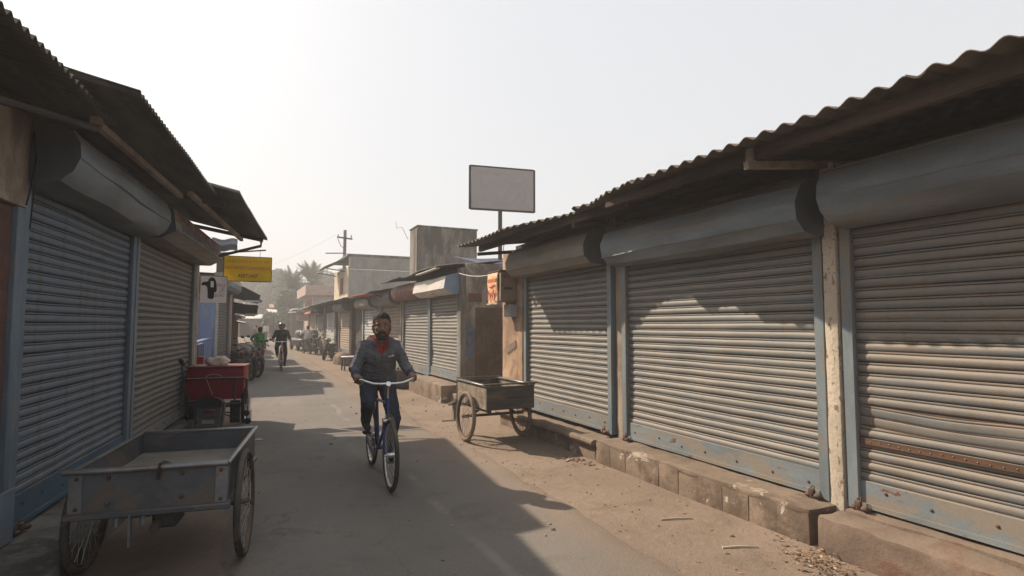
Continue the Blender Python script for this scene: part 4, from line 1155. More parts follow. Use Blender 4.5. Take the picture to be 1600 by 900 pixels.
# underneath
WY = -0.27
m = MB(); m.tube([(-0.53, WY, 0.365), (0.53, WY, 0.365)], 0.018, 8)
for s in (-1, 1):
    m.beam((s * 0.36, WY, 0.36), (s * 0.36, WY, 0.45), 0.05, 0.03, (1, 0, 0)); m.beam((s * 0.36, WY - 0.3, 0.44), (s * 0.36, WY + 0.3, 0.44), 0.04, 0.02)
m.beam((-0.30, WY, 0.37), (-0.02, WY, 0.44), 0.03, 0.03); m.beam((0.30, WY, 0.37), (0.02, WY, 0.44), 0.03, 0.03)
m.build('axle', M['iron'], t)
for s in (-1, 1):
    spoked_wheel(t, 'wheel', (s * 0.485 if s > 0 else -0.468, WY, 0.365), 0.365, (1, 0, 0.02 * s), M['tyre'], M['rust'], M['spoke'], 0.024, 32, 0.07)
m = MB(); m.beam((-0.10, -L - 0.02, 0.46), (-0.10, -L - 0.02, 0.27), 0.045, 0.012, (1, 0, 0)); m.tube([(-0.20, -L + .01, 0.445), (0.0, -L + .01, 0.445)], 0.018, 8)
m.tube([(-0.17, -L - .04, 0.45), (-0.17, -L - .04, 0.40)], .014, 8); m.tube([(-0.03, -L - .04, 0.45), (-0.03, -L - .04, 0.40)], .014, 8)
hb = m.build('hitch', M['cart_rim'], t)
m = MB(); m.bbox(-0.02, 0.13, -L + 0.1, -L + 0.3, 0.32, 0.44, 0.02, 1); m.tube([(0.02, -L + .08, 0.36), (0.02, -L + .0, 0.35)], .03, 10); m.build('spring_box', M['iron'], t)
s_ = thing('cloth_strap', 'short black strap hooked over the near rim of the grey handcart', 'strap', (-0.305, 4.885, 0), R(-8))
m = MB()
m.tube([(-0.065, -L - 0.042, 0.665), (-0.06, -L - 0.046, 0.71), (-0.055, -L - 0.03, 0.752), (-0.045, -L + 0.02, 0.756), (-0.02, -L + 0.10, 0.72), (0.02, -L + 0.17, 0.68)], [0.008, 0.010, 0.010, 0.010, 0.012, 0.008], 8, sq=(1.5, .6)); m.build('strap', M['rubber'], s_)
m = MB(); m.tube([(-0.035, -L + 0.055, 0.748), (0.0, -L + 0.14, 0.71)], 0.006, 6); m.build('buckle', M['chrome'], s_)

# ---- right: wooden handcart
t = thing('handcart', 'old wooden box handcart with muddy spoked wheels, standing in the sun before the alley', 'handcart', (3.26, 7.62, 0), R(0.5))
W, L, zb, zt = 0.335, 0.56, 0.50, 0.80
m = MB(); m.box(-W + .002, W - .002, -L + .002, L - .002, zb, zb + 0.03); m.build('bed', M['cart_bed'], t)
m = MB()
for k in range(2): m.bbox(-W - .02, W + .02, -L - 0.025, -L, zb - .01 + k * 0.155, zb - .012 + (k + 1) * 0.155, 0.004, 1)
m.build('end_board', M['cart_wood_dk'], t)
m = MB()
for k in range(2): m.bbox(-W - .02, W + .02, L, L + 0.025, zb - .01 + k * 0.155, zb - .012 + (k + 1) * 0.155, 0.004, 1)
m.build('end_board', M['cart_wood_dk'], t)
for s in (-1, 1):
    m = MB()
    for k in range(2): m.bbox(s * W - .012, s * W + .012, -L + .002, L - .002, zb - .01 + k * 0.155, zb - .012 + (k + 1) * 0.155, 0.004, 1)
    m.build('side_board', M['cart_wood'], t)
    m = MB(); m.bbox(s * W - 0.035, s * W + 0.03, -L - 0.04, L + 0.04, zt + 0.0, zt + 0.022, 0.004, 1); m.build('rim_rail', M['cart_rim'], t)
m = MB(); m.bbox(-W - .06, W + .06, -L - 0.05, -L + 0.015, zt + 0.022, zt + 0.04, 0.004, 1); m.build('rim_rail', M['cart_wood_dk'], t)
m = MB(); m.bbox(-W - .03, W + .03, L - 0.015, L + 0.03, zt + 0.022, zt + 0.036, 0.004, 1); m.build('rim_rail', M['cart_wood_dk'], t)
m = MB(); m.tube([(-0.46, 0.0, 0.345), (0.46, 0.0, 0.345)], 0.02, 8)
m.beam((-0.36, 0, 0.345), (-0.12, 0, 0.49), 0.035, 0.03); m.beam((0.36, 0, 0.345), (0.12, 0, 0.49), 0.035, 0.03); m.beam((-0.12, 0, 0.48), (0.12, 0, 0.48), 0.05, 0.03)
m.beam((-0.30, -L, 0.475), (-0.30, L, 0.475), 0.05, 0.04); m.beam((0.30, -L, 0.475), (0.30, L, 0.475), 0.05, 0.04)
m.build('axle', M['iron'], t)
for s in (-1, 1):
    spoked_wheel(t, 'wheel', (s * 0.425, 0.0, 0.345), 0.345, (1, 0, 0.04 * s), M['tyre_br'], M['rust'], M['spoke_br'], 0.029, 32, 0.08)
m = MB(); m.beam((-0.34, L, 0.50), (-0.40, L + 0.16, 0.42), 0.10, 0.04); m.beam((-0.36, L + .08, 0.44), (-0.36, L + .08, 0.2), 0.06, 0.05, (1, 0, 0)); m.build('prop_leg', M['cart_wood'], t)

# ---- bicycles (x forward, z up)
def bicycle(name, label, loc, rz, frame, group=None, near=True, bars='swept', lamp=None, pedal=0.0, lean=0.0, fork=None):
    t = thing(name, label, 'bicycle', loc, rz, group)
    t.rotation_euler = (lean, 0, rz)
    n = 36 if near else 16
    fx, rx, wr = 0.585, -0.545, 0.345
    ty, rm, sp = (M['tyre'], M['chrome'], M['spoke'])
    spoked_wheel(t, 'wheel', (fx, 0, wr), wr, (0, 1, 0), ty, rm, sp, 0.022, n, 0.08)
    spoked_wheel(t, 'wheel', (rx, 0, wr), wr, (0, 1, 0), ty, rm, sp, 0.022, n, 0.09)
    bb, st, ht, hb = V(-0.09, 0, 0.29), V(-0.245, 0, 0.83), V(0.405, 0, 0.84), V(0.435, 0, 0.70)
    m = MB()
    m.tube([bb, st], 0.015, 10); m.tube([st + V(0, 0, -.04), ht + V(0, 0, -.02)], 0.014, 10); m.tube([bb, hb], 0.016, 10)
    for s in (-1, 1):
        m.tube([bb + V(-.02, s * .03, 0), V(rx, s * 0.06, wr)], 0.010, 8); m.tube([st + V(0, s * .012, -.03), V(rx, s * 0.06, wr)], 0.008, 8)
    m.tube([bb + V(0, -.04, 0), bb + V(0, .04, 0)], 0.024, 12)
    m.build('frame', frame, t)
    m = MB(); m.tube([ht + V(-.005, 0, .03), hb + V(.008, 0, -.05)], 0.020, 12); m.build('head_tube', frame, t)
    m = MB()
    for s in (-1, 1):
        m.tube([hb + V(.012, s * .045, -.05), V(0.50, s * .055, 0.52), V(0.545, s * .055, 0.42), V(fx, s * .055, wr)], [0.014, .013, .011, .009], 8)
    m.build('fork', fork or frame, t)
    m = MB(); m.bbox(0.40, 0.475, -0.058, 0.058, 0.64, 0.675, 0.012, 2)
    def arc(a0, a1, rad, n_=14):
        return [V(fx + rad * math.cos(R(a0 + (a1 - a0) * k / n_)), 0, wr + rad * math.sin(R(a0 + (a1 - a0) * k / n_))) for k in range(n_ + 1)]
    m.tube(arc(55, 205, wr + 0.022), 0.030, 8, sq=(0.25, 1.0)); m.build('front_mudguard', M['chrome'] if near else M['bike_black'], t)
    m = MB(); m.tube([p + V(rx - fx, 0, 0) for p in arc(20, 190, wr + 0.022)], 0.030, 8, sq=(0.25, 1.0)); m.build('rear_mudguard', M['bike_black'], t)
    m = MB()
    gz = 1.05
    m.tube([V(0.395, 0, 0.86), V(0.385, 0, 0.985), V(0.40, 0, 1.015)], 0.0125, 10)
    m.tube([V(0.37, 0, 0.99), V(0.43, 0, 1.02)], 0.026, 10)
    pts = [V(0.40, 0, 1.018)]
    side = [V(0.405, 0.08, 1.016), V(0.415, 0.15, 1.024), V(0.42, 0.20, 1.042), V(0.40, 0.25, 1.058), V(0.34, 0.277, 1.058), V(0.24, 0.286, 1.050)]
    full = [V(p.x, -p.y, p.z) for p in side[::-1]] + pts + side
    m.tube(full, 0.012, 10)
    hbar = m.build('handlebar', M['chrome'], t, 60)
    for s in (-1, 1):
        m = MB(); m.tube([V(0.345, s * 0.277, 1.058), V(0.215, s * 0.288, 1.049)], 0.0165, 10); m.build('grip', M['rubber'], hbar)
        m = MB(); m.tube([V(0.40, s * 0.24, 1.045), V(0.38, s * 0.262, 1.02), V(0.29, s * 0.285, 1.015)], 0.006, 6); m.build('brake_lever', M['chrome'], hbar)
    for s in (-1, 1):
        m = MB(); m.tube([V(0.43, s * .035, 1.0), V(0.46, s * .035, 0.84), V(0.475, s * .035, 0.68)], 0.003, 6); m.build('brake_rod', M['iron'], t)
    m = MB()
    m.tube([st + V(0, 0, -.05), st + V(-.01, 0, .07)], 0.0125, 8)
    sd = m.build('seat_post', M['chrome'], t)
    m = MB(); m.ball((0, 0, 0), (0.15, 0.105, 0.035), 16, 10)
    for v in m.bm.verts:
        f = (v.co.x + 0.15) / 0.3
        v.co.y *= 1.05 - 0.78 * min(1, max(0, f)) ** 0.8
        v.co += Vector((-0.25, 0, 0.925 + 0.015 * (f - .5)))
    m.build('saddle', M['rubber'], t, 60)
    m = MB(); m.bbox(-0.80, -0.42, -0.06, 0.06, 0.735, 0.747, 0.004, 1)
    for s in (-1, 1): m.tube([V(-0.72, s * .055, 0.735), V(rx, s * .065, wr)], 0.006, 6)
    m.build('carrier', M['bike_black'], t)
    # crank set
    ca = pedal
    m = MB()
    m.ring(bb + V(0, -.05, 0), (0, 1, 0), 0.085, 0.006, 28, 6)
    m.tube([bb + V(0, -.075, 0), bb + V(0, .075, 0)], 0.010, 8)
    d = V(math.cos(ca), 0, math.sin(ca)) * 0.17
    m.tube([bb + V(0, -.072, 0), bb + V(0, -.078, 0) + d], 0.010, 8); m.tube([bb + V(0, .072, 0), bb + V(0, .078, 0) - d], 0.010, 8)
    cr = m.build('crank', M['chrome'], t)
    for (s, q) in ((-1, d), (1, -d)):
        m = MB(); c = bb + V(0, s * .13, 0) + q; m.bbox(c.x - .045, c.x + .045, c.y - .04, c.y + .04, c.z - .012, c.z + .012, .004, 1); m.build('pedal', M['rubber'], cr)
    m = MB(); m.tube([bb + V(0.09, -.055, 0.0), bb + V(0.03, -.055, 0.085), V(rx, -.055, wr + .05), V(rx - .05, -.055, wr), V(rx, -.055, wr - .05), bb + V(0.03, -.055, -0.085)], 0.016, 6, closed=True, sq=(1, .5)); m.build('chain_guard', M['bike_black'], t)
    if lamp:
        m = MB(); m.ball((0.50, 0, 0.77), (0.03, 0.035, 0.035), 12, 8); m.bbox(0.46, 0.49, -.03, .03, .72, .86, .008, 1); m.build('front_reflector', lamp, t)
    return t
BH = math.atan2(5.60 - 6.80, 1.315 - 1.36)
bike = bicycle('bicycle', 'dark blue roadster bicycle with chrome swept handlebar, ridden towards the camera', (1.335, 6.20, 0.012), BH, M['bike_blue'], pedal=R(86), lean=0.0)
bike2 = bicycle('bicycle', 'bicycle with a green fork and an orange front lamp, ridden by the man in black', (1.19, 22.35, 0.012), R(-91), M['bike_green'], near=False, pedal=R(80), lamp=M['orange'], fork=M['orange'])

# ---- motorbikes (x forward)
def motorbike(name, label, loc, rz, paint, group=None, lean=R(-9), steer=0.0, copy=None):
    t = thing(name, label, 'motorbike', loc, rz, group)
    t.rotation_euler = (lean, 0, rz)
    fx, rx, wr = 0.64, -0.60, 0.30
    for (nm, x) in (('front_wheel', fx), ('rear_wheel', rx)):
        m = MB(); m.ring((x, 0, wr), (0, 1, 0), wr - 0.045, 0.045, 36, 10); w = m.build(nm, M['tyre_bl'], t, 60)
        m = MB(); m.ring((x, 0, wr), (0, 1, 0), wr - 0.10, 0.014, 30, 6, (1, 1.8))
        for k in range(6):
            a = k * PI / 3; m.beam((x, 0, wr), (x + .2 * math.cos(a), 0, wr + .2 * math.sin(a)), 0.03, 0.02, (0, 1, 0))
        m.tube([(x, -.07, wr), (x, .07, wr)], .05, 12); m.build('rim', M['iron'], w)
        m = MB(); m.ring((x, 0.05, wr), (0, 1, 0), 0.09, 0.02, 22, 5, (1, .15)); m.build('brake_disc', M['iron'], w)
    m = MB()
    pts = [V(fx + (wr + .03) * math.cos(R(a)), 0, wr + (wr + .03) * math.sin(R(a))) for a in range(35, 175, 10)]
    m.tube(pts, 0.065, 10, sq=(0.25, 1)); m.build('front_mudguard', paint, t, 60)
    pts = [V(rx + (wr + .05) * math.cos(R(a)), 0, wr + (wr + .05) * math.sin(R(a))) for a in range(30, 185, 10)]
    m = MB(); m.tube(pts, 0.075, 10, sq=(0.25, 1)); m.build('rear_mudguard', M['moto_black'], t, 60)
    m = MB()
    for s in (-1, 1): m.tube([V(fx, s * .085, wr), V(0.46, s * .085, 0.78), V(0.41, s * .085, 0.93)], [.024, .022, .018], 8)
    m.build('front_fork', M['iron'], t)
    m = MB(); m.ball((0.14, 0, 0.80), (0.25, 0.135, 0.13), 16, 10)
    for v in m.bm.verts:
        if v.co.z < 0.76: v.co.z = 0.76 - (0.76 - v.co.z) * 0.3
        v.co.y *= 1.0 + 0.2 * (v.co.x - .14) / .25
    tk = m.build('fuel_tank', paint, t, 60)
    m = MB(); m.tube([(0.18, 0, 0.92), (0.18, 0, 0.945)], .03, 12); m.build('filler_cap', M['chrome'], tk)
    m = MB(); m.bbox(-0.62, -0.04, -0.13, 0.13, 0.74, 0.83, 0.035, 3)
    for v in m.bm.verts:
        v.co.z += 0.05 * max(0, (-0.3 - v.co.x)) / .3; v.co.y *= 1 - .25 * max(0, v.co.x + .3) / .3
    m.build('seat', M['rubber'], t, 60)
    m = MB(); m.bbox(-0.66, -0.12, -0.11, 0.11, 0.60, 0.735, 0.04, 2); m.bbox(-0.80, -0.60, -0.09, 0.09, 0.70, 0.80, 0.03, 2); tc = m.build('tail_cowl', paint, t, 60)
    m = MB(); m.bbox(-0.83, -0.795, -0.07, 0.07, 0.70, 0.77, 0.01, 2); m.build('tail_light', M['lens_red'], tc)
    m = MB(); m.bbox(-0.90, -0.885, -0.10, 0.10, 0.50, 0.62, 0.004, 1); m.build('number_plate', M['plate'], tc)
    m = MB(); m.bbox(-0.16, 0.22, -0.12, 0.12, 0.25, 0.48, 0.03, 2); m.bbox(-0.02, 0.20, -0.09, 0.09, 0.48, 0.66, 0.02, 1)
    for k in range(6): m.box(-0.04, 0.22, -0.11, 0.11, 0.49 + k * .028, 0.498 + k * .028)
    m.ring((0.0, 0.13, 0.35), (0, 1, 0), 0.06, 0.03, 18, 6); m.build('engine', M['moto_grey'], t)
    m = MB(); m.tube([(0.40, 0, 0.82), (0.25, 0, 0.42), (0.2, 0, 0.26), (-0.2, 0, 0.26)], .022, 8); m.tube([(0.38, 0, 0.85), (-0.1, 0, 0.70), (-0.6, 0, 0.66)], .02, 8)
    for s in (-1, 1): m.tube([(-0.15, s * .09, 0.32), (rx, s * .09, wr)], .022, 8); m.tube([(rx, s * .11, wr), (-0.42, s * .11, 0.66)], .026, 8)
    m.build('frame', M['iron'], t)
    m = MB(); m.tube([(0.2, -.1, 0.5), (0.28, -.13, 0.34), (0.1, -.15, 0.24), (-0.3, -.17, 0.27), (-0.35, -.17, 0.28), (-0.85, -.18, 0.38)], [.022, .022, .022, .025, .045, .04], 10); m.build('exhaust', M['chrome'], t, 60)
    m = MB()
    side = [V(0.40, 0.03, 0.95), V(0.40, 0.10, 1.00), V(0.38, 0.24, 1.05), V(0.30, 0.34, 1.03)]
    m.tube([V(p.x, -p.y, p.z) for p in side[::-1]] + side, 0.013, 8)
    hb = m.build('handlebar', M['iron'], t, 60)
    for s in (-1, 1):
        m = MB(); m.tube([V(0.345, s * .28, 1.04), V(0.27, s * .375, 1.025)], .019, 8); m.build('grip', M['rubber'], hb)
        m = MB(); m.tube([V(0.36, s * .24, 1.05), V(0.35, s * .30, 1.18), V(0.34, s * .34, 1.21)], .007, 6); m.ball((0.335, s * .36, 1.23), (.018, .06, .042), 12, 8); m.build('mirror', M['moto_black'], hb, 60)
    m = MB(); m.ball((0.52, 0, 0.90), (.07, .095, .095), 16, 10); hl = m.build('headlight', M['moto_black'], t, 60)
    m = MB(); m.ball((0.56, 0, 0.90), (.045, .08, .08), 14, 8); m.build('lens', M['lens_clear'], hl, 60)
    for s in (-1, 1):
        m = MB(); m.ball((0.50, s * .16, 0.86), (.03, .03, .025), 10, 6); m.tube([(0.48, s * .08, .87), (0.5, s * .15, .86)], .008, 6); m.build('indicator', M['orange'], t)
    m = MB(); m.tube([(0.0, 0.1, 0.28), (-0.06, 0.30, 0.02)], .012, 6); m.tube([(0.05, -.28, .3), (0.05, .28, .3)], .012, 6); m.build('side_stand', M['iron'], t)
    return t
mb1 = motorbike('motorbike', 'black motorbike nearest in the parked row, chrome headlamp facing the lane', (-0.20, 18.05, 0.0), R(-72), M['moto_black'], 'motorbikes parked on the left')
def moto_copy(src, label, loc, rz, lean, group):
    c = copy_tree(src); c['label'] = label; c.location = loc; c.rotation_euler = (lean, 0, rz)
    if group: c['group'] = group
    elif 'group' in c: del c['group']
    return c
moto_copy(mb1, 'second black motorbike of the parked row, between the near one and the silver one', (-0.06, 19.0, 0), R(-70), R(-10), 'motorbikes parked on the left')
mb3 = motorbike('motorbike', 'silver grey motorbike at the far end of the parked row beside the person in green', (0.10, 20.0, 0.0), R(-66), M['moto_grey'], 'motorbikes parked on the left')
moto_copy(mb1, 'motorbike ridden away by the man in the white shirt', (3.20, 34.4, 0.0), R(100), 0, None)
moto_copy(mb1, 'dark motorbike parked by the pale shutter far up on the right', (3.75, 33.4, 0.0), R(70), R(-8), None)

# ---- scooter (front view, parked far right)
t = thing('scooter', 'black scooter with a grey front panel parked by the brown slatted shutter', 'scooter', (3.55, 28.2, 0), R(-115))
t.rotation_euler = (R(-8), 0, R(-115))
for x in (0.58, -0.52):
    m = MB(); m.ring((x, 0, .21), (0, 1, 0), .165, .045, 28, 8); w = m.build('wheel', M['tyre_bl'], t, 60)
    m = MB(); m.tube([(x, -.03, .21), (x, .03, .21)], .10, 16); m.build('rim', M['moto_grey'], w)
m = MB(); m.tube([V(.58 + .25 * math.cos(R(a)), 0, .21 + .25 * math.sin(R(a))) for a in range(20, 171, 10)], .07, 8, sq=(.25, 1)); m.build('front_mudguard', M['moto_black'], t, 60)
m = MB(); m.tube([(.50, 0, .35), (.44, 0, .62), (.36, 0, .86)], [.16, .21, .13], 14, sq=(.3, 1)); m.build('front_panel', M['moto_black'], t, 60)
m = MB(); m.tube([(.53, 0, .50), (.48, 0, .64), (.43, 0, .76)], [.06, .11, .08], 12, sq=(.3, 1)); m.build('panel_badge', M['moto_grey'], t, 60)
m = MB(); m.bbox(-.15, .42, -.17, .17, .26, .32, .02, 2); m.build('floor_board', M['rubber'], t)
m = MB(); m.bbox(-.78, -.10, -.17, .17, .34, .66, .09, 3); m.build('body_panel', M['moto_black'], t, 60)
m = MB(); m.bbox(-.76, -.08, -.14, .14, .665, .75, .035, 3); m.build('seat', M['rubber'], t, 60)
m = MB(); m.ball((.40, 0, .93), (.09, .15, .10), 14, 10); hd_ = m.build('headlight_cowl', M['moto_grey'], t, 60)
m = MB(); m.ball((.455, 0, .92), (.04, .085, .055), 12, 8); m.build('lens', M['lens_clear'], hd_, 60)
m = MB(); m.tube([(.28, -.36, .97), (.36, -.15, .97), (.36, .15, .97), (.28, .36, .97)], .016, 8); m.build('handlebar', M['rubber'], t, 60)
for s in (-1, 1):
    m = MB(); m.tube([(.33, s * .24, .98), (.31, s * .28, 1.12)], .007, 6); m.ball((.31, s * .30, 1.15), (.018, .055, .045), 12, 8); m.build('mirror', M['moto_black'], t, 60)
m = MB(); m.tube([(-.2, -.18, .2), (-.7, -.2, .3)], .05, 10); m.build('exhaust', M['iron'], t)

# ---- red box cargo tricycle against the left wall (its tail faces the camera)
t = thing('cargo_tricycle', 'cargo tricycle with a red box in a tube guard, parked beyond the grey handcart', 'tricycle', (-0.42, 10.45, 0), R(-7))
m = MB(); m.bbox(-0.415, 0.415, 0.0, 0.62, 0.42, 0.93, 0.012, 2); bx = m.build('box', M['red_box'], t)
m = MB(); m.bbox(-0.43, 0.435, -0.02, 0.64, 0.932, 0.955, 0.008, 2); m.build('lid', M['red_box'], bx)
m = MB(); m.tube([(-0.02 + 0.12 * math.cos(a), -0.015, 0.77 + 0.06 * math.sin(a)) for a in [PI - PI * k / 10 for k in range(11)]], 0.005, 6)
m.tube([(-0.13, -0.012, 0.765), (-0.08, -0.012, 0.62), (-0.03, -0.02, 0.5)], 0.005, 6); m.build('white_cord', M['cable_pale'], bx)
m = MB()
zt, zb, g = 0.77, 0.36, -0.07
m.tube([(-0.46, g, zb), (-0.46, g, zt - .04), (-0.43, g, zt), (0.42, g, zt), (0.47, g, zt - .03), (0.47, g, zb)], 0.017, 8)
m.tube([(-0.46, g, zb), (0.47, g, zb)], 0.017, 8)
m.tube([(0.30, g, zt), (0.30, g, zb)], 0.015, 8); m.tube([(-0.42, g, zt), (-0.42, g, zb)], 0.012, 8)
for (x, z) in ((-0.46, zt - .05), (0.47, zt - .05), (-0.46, zb), (0.47, zb)): m.tube([(x, g, z), (x * .95, 0.3, z)], 0.015, 8)
m.build('guard_frame', M['iron'], t)
m = MB(); m.tube([(-0.40, g - .018, zt + .004), (0.44, g - .018, zt + .004)], 0.006, 6); m.build('guard_trim', M['chrome'], t)
for s in (-1, 1):
    spoked_wheel(t, 'wheel', (s * 0.40 + .02, 0.18, 0.29), 0.29, (1, 0, 0), M['tyre_bl'], M['chrome'], M['spoke'], 0.03, 24, 0.07)
    m = MB(); m.bbox(s * .30 - .075 + .0, s * .30 + .075, 0.0, 0.02, 0.04, 0.40, 0.01, 1); m.build('mud_flap', M['rubber'], t)
m = MB(); m.tube([(-0.42, 0.18, 0.29), (0.46, 0.18, 0.29)], 0.02, 8); m.beam((0, 0.55, .38), (0, -0.75, .34), .06, .05); m.build('axle', M['iron'], t)
# its tail section
TX = 0.06
arch = [(TX + .19 * math.cos(R(a_)), .44 + .125 * math.sin(R(a_))) for a_ in range(0, 181, 15)]
m = MB(); m.prism([(TX + .175, .40)] + arch + [(TX - .175, .40)], -0.86, -0.30, 6, 'y')
for v in m.bm.verts:
    f = (v.co.y + .86) / .56; v.co.z -= .07 * f; v.co.x = TX + (v.co.x - TX) * (1 - .25 * f)
m.build('seat_cowl', M['moto_black'], t, 60)
m = MB(); m.prism([(TX + .17, .398), (TX - .17, .398), (TX - .145, .10), (TX - .11, .06), (TX + .11, .06), (TX + .145, .10)], -0.84, -0.42, 2, 'y')
tl = m.build('tail_body', M['cart_zinc'], t, 30)
m = MB(); m.bbox(TX - 0.075, TX + 0.075, -0.865, -0.835, 0.33, 0.385, 0.012, 2); m.build('tail_light', M['lens_red'], tl)
m = MB(); m.bbox(TX - 0.12, TX + 0.12, -0.862, -0.842, 0.265, 0.285, 0.004, 1); m.bbox(TX - 0.12, TX + 0.12, -0.872, -0.842, 0.12, 0.135, 0.004, 1); build_each(m, 'trim_bar', M['iron'], tl)
m = MB(); m.bbox(TX - 0.085, TX + 0.085, -0.862, -0.842, 0.17, 0.225, 0.004, 1); m.build('number_plate', M['plate'], tl)
m = MB(); m.ring((TX, -0.55, 0.23), (1, 0, 0), 0.18, 0.05, 28, 8); m.build('rear_wheel', M['tyre_bl'], t, 60)
m = MB()
for s in (-1, 1): m.tube([(TX + s * .20, -.80, .47), (TX + s * .185, -.84, .30), (TX + s * .17, -.84, .06)], .012, 8)
m.build('tail_bar', M['iron'], t)
for (px_, py_, pz_, bx_, by_, bz_) in ((-0.50, 0.10, 1.00, -0.46, 0.0, 0.80), (-0.48, -0.1, 1.06, -0.46, -0.07, 0.78)):
    m = MB(); m.tube([(bx_, by_, bz_), (px_, py_, pz_)], .006, 6); m.ball((px_, py_, pz_), (.045, .03, .04), 12, 8); m.build('mirror', M['moto_black'], t, 60)
for (px_, py_, pz_) in ((0.50, -0.25, 0.22), (0.56, -0.55, 0.14)):
    m = MB(); m.tube([(0.1, -.4, .28), (px_ - .04, py_, pz_)], .010, 6); m.ball((px_, py_, pz_), (.05, .035, .05), 12, 8); m.build('footrest', M['rubber'], t, 60)
t = thing('cloth_bundle', 'pale crumpled cloth bundle lying on the red cargo box', 'bundle', (-0.40, 10.72, 0.955), R(-7))
m = MB(); m.ball((0, 0, 0.06), (0.19, 0.13, 0.095), 36, 24)
for v in m.bm.verts:
    n = noise.noise(v.co * 9) * .04 - abs(noise.noise(v.co * 16)) * .035 + noise.noise(v.co * 40) * .005
    v.co += v.co.normalized() * n
    v.co.z = max(0.002, v.co.z + 0.04 * noise.noise((v.co.x * 7, 2, 2)))
m.build('cloth', M['sack'], t, 70)

# ================================================================ people
SK = {}
def skin_mat(name, c):
    t = NT(name)
    v = t.coords()
    n = t.noise(v, 18, 5, 0.6)
    col = t.mix(t.step(n, 0.3, 0.7), lum(c, 0.8), lum(c, 1.15))
    t.b.inputs['Subsurface Weight'].default_value = 0.05
    t.b.inputs['Subsurface Radius'].default_value = (0.01, 0.004, 0.002)
    t.bump(t.noise(v, 160, 3), 0.15, 0.002)
    return t.out(col, 0.62, 0, 0.2)
M['skin'] = skin_mat('brown_skin', (0.185, 0.100, 0.068))
M['lip'] = skin_mat('lips', (0.16, 0.06, 0.05))
def hair_mat(name, c):
    t = NT(name)
    v = t.coords((1, 1, 0.35))
    n = t.noise(v, 150, 3, 0.7)
    col = t.mix(n, lum(c, 0.4), lum(c, 1.7))
    t.bump(n, 0.7, 0.004)
    return t.out(col, 0.75, 0, 0.12)
M['hair'] = hair_mat('black_hair', (0.012, 0.010, 0.010))
M['beard'] = hair_mat('short_beard', (0.018, 0.014, 0.012))
M['eye_white'] = surf('eye_white', (0.55, 0.50, 0.46), 0.05, rough=0.2, bump=0, fine=0)
M['iris'] = surf('dark_iris', (0.02, 0.012, 0.008), 0.1, rough=0.15, bump=0, fine=0)
def cloth(name, c, c2=None, rough=0.9):
    return surf(name, c, 0.16, c2, (0.5, 0.7), 4, rough=rough, bump=0.35, bs=160, bd=0.002, fine=0.1, s1=6)
M['jacket'] = cloth('slate_fleece', (0.094, 0.098, 0.108), (0.076, 0.080, 0.091))
M['cuff'] = cloth('navy_cuff', (0.028, 0.036, 0.075))
M['stripe'] = cloth('pale_sleeve_stripe', (0.50, 0.43, 0.45))
M['shirt_red'] = cloth('red_shirt', (0.26, 0.018, 0.018))
M['jeans'] = cloth('navy_trousers', (0.026, 0.032, 0.052), (0.036, 0.042, 0.060))
M['shoe'] = surf('black_shoe', (0.018, 0.018, 0.018), 0.2, dust=DUST, dust_amt=0.3, rough=0.6, bump=0.1)
M['c_black'] = cloth('black_jacket', (0.012, 0.013, 0.016))
M['c_green'] = cloth('green_shirt', (0.07, 0.30, 0.06))
M['c_red'] = cloth('red_trousers', (0.30, 0.02, 0.04))
M['c_white'] = cloth('white_shirt', (0.50, 0.47, 0.42))
M['c_grey'] = cloth('grey_trousers', (0.10, 0.105, 0.12))
M['c_navy'] = cloth('dark_blue_trousers', (0.03, 0.04, 0.075))
M['c_pink'] = cloth('dull_red_garment', (0.30, 0.09, 0.07))
M['c_cream'] = cloth('cream_garment', (0.42, 0.33, 0.24))
M['helmet'] = surf('black_helmet', (0.02, 0.02, 0.022), 0.1, rough=0.3, spec=0.5, bump=0)

def remesh(mb, vox, smooth=6, fac=0.5, disp=None):
    me = bpy.data.meshes.new('tmp')
    bmesh.ops.recalc_face_normals(mb.bm, faces=mb.bm.faces)
    mb.bm.to_mesh(me); mb.bm.free()
    o = bpy.data.objects.new('tmp', me)
    COL.objects.link(o)
    md = o.modifiers.new('r', 'REMESH'); md.mode = 'VOXEL'; md.voxel_size = vox; md.adaptivity = 0
    sm = o.modifiers.new('s', 'SMOOTH'); sm.factor = fac; sm.iterations = smooth
    bpy.context.view_layer.update()
    out = bpy.data.meshes.new_from_object(o.evaluated_get(bpy.context.evaluated_depsgraph_get()))
    bpy.data.objects.remove(o); bpy.data.meshes.remove(me)
    if disp:
        b = bmesh.new(); b.from_mesh(out); b.normal_update()
        for v in b.verts:
            v.co += v.normal * disp(v.co)
        b.to_mesh(out); b.free()
    return out

def cut(me, kill):
    b = bmesh.new(); b.from_mesh(me)
    bmesh.ops.delete(b, geom=[f for f in b.faces if kill(f.calc_center_median())], context='FACES')
    b.to_mesh(me); b.free()
    return me

def ik(a, c, l1, l2, pole):
    a, c = Vector(a), Vector(c)
    d = c - a
    L = min(d.length, (l1 + l2) * 0.999)
    u = d.normalized()
    x = (l1 * l1 - l2 * l2 + L * L) / (2 * L)
    h = math.sqrt(max(0, l1 * l1 - x * x))
    p = Vector(pole) - u * Vector(pole).dot(u)
    return a + u * x + p.normalized() * h

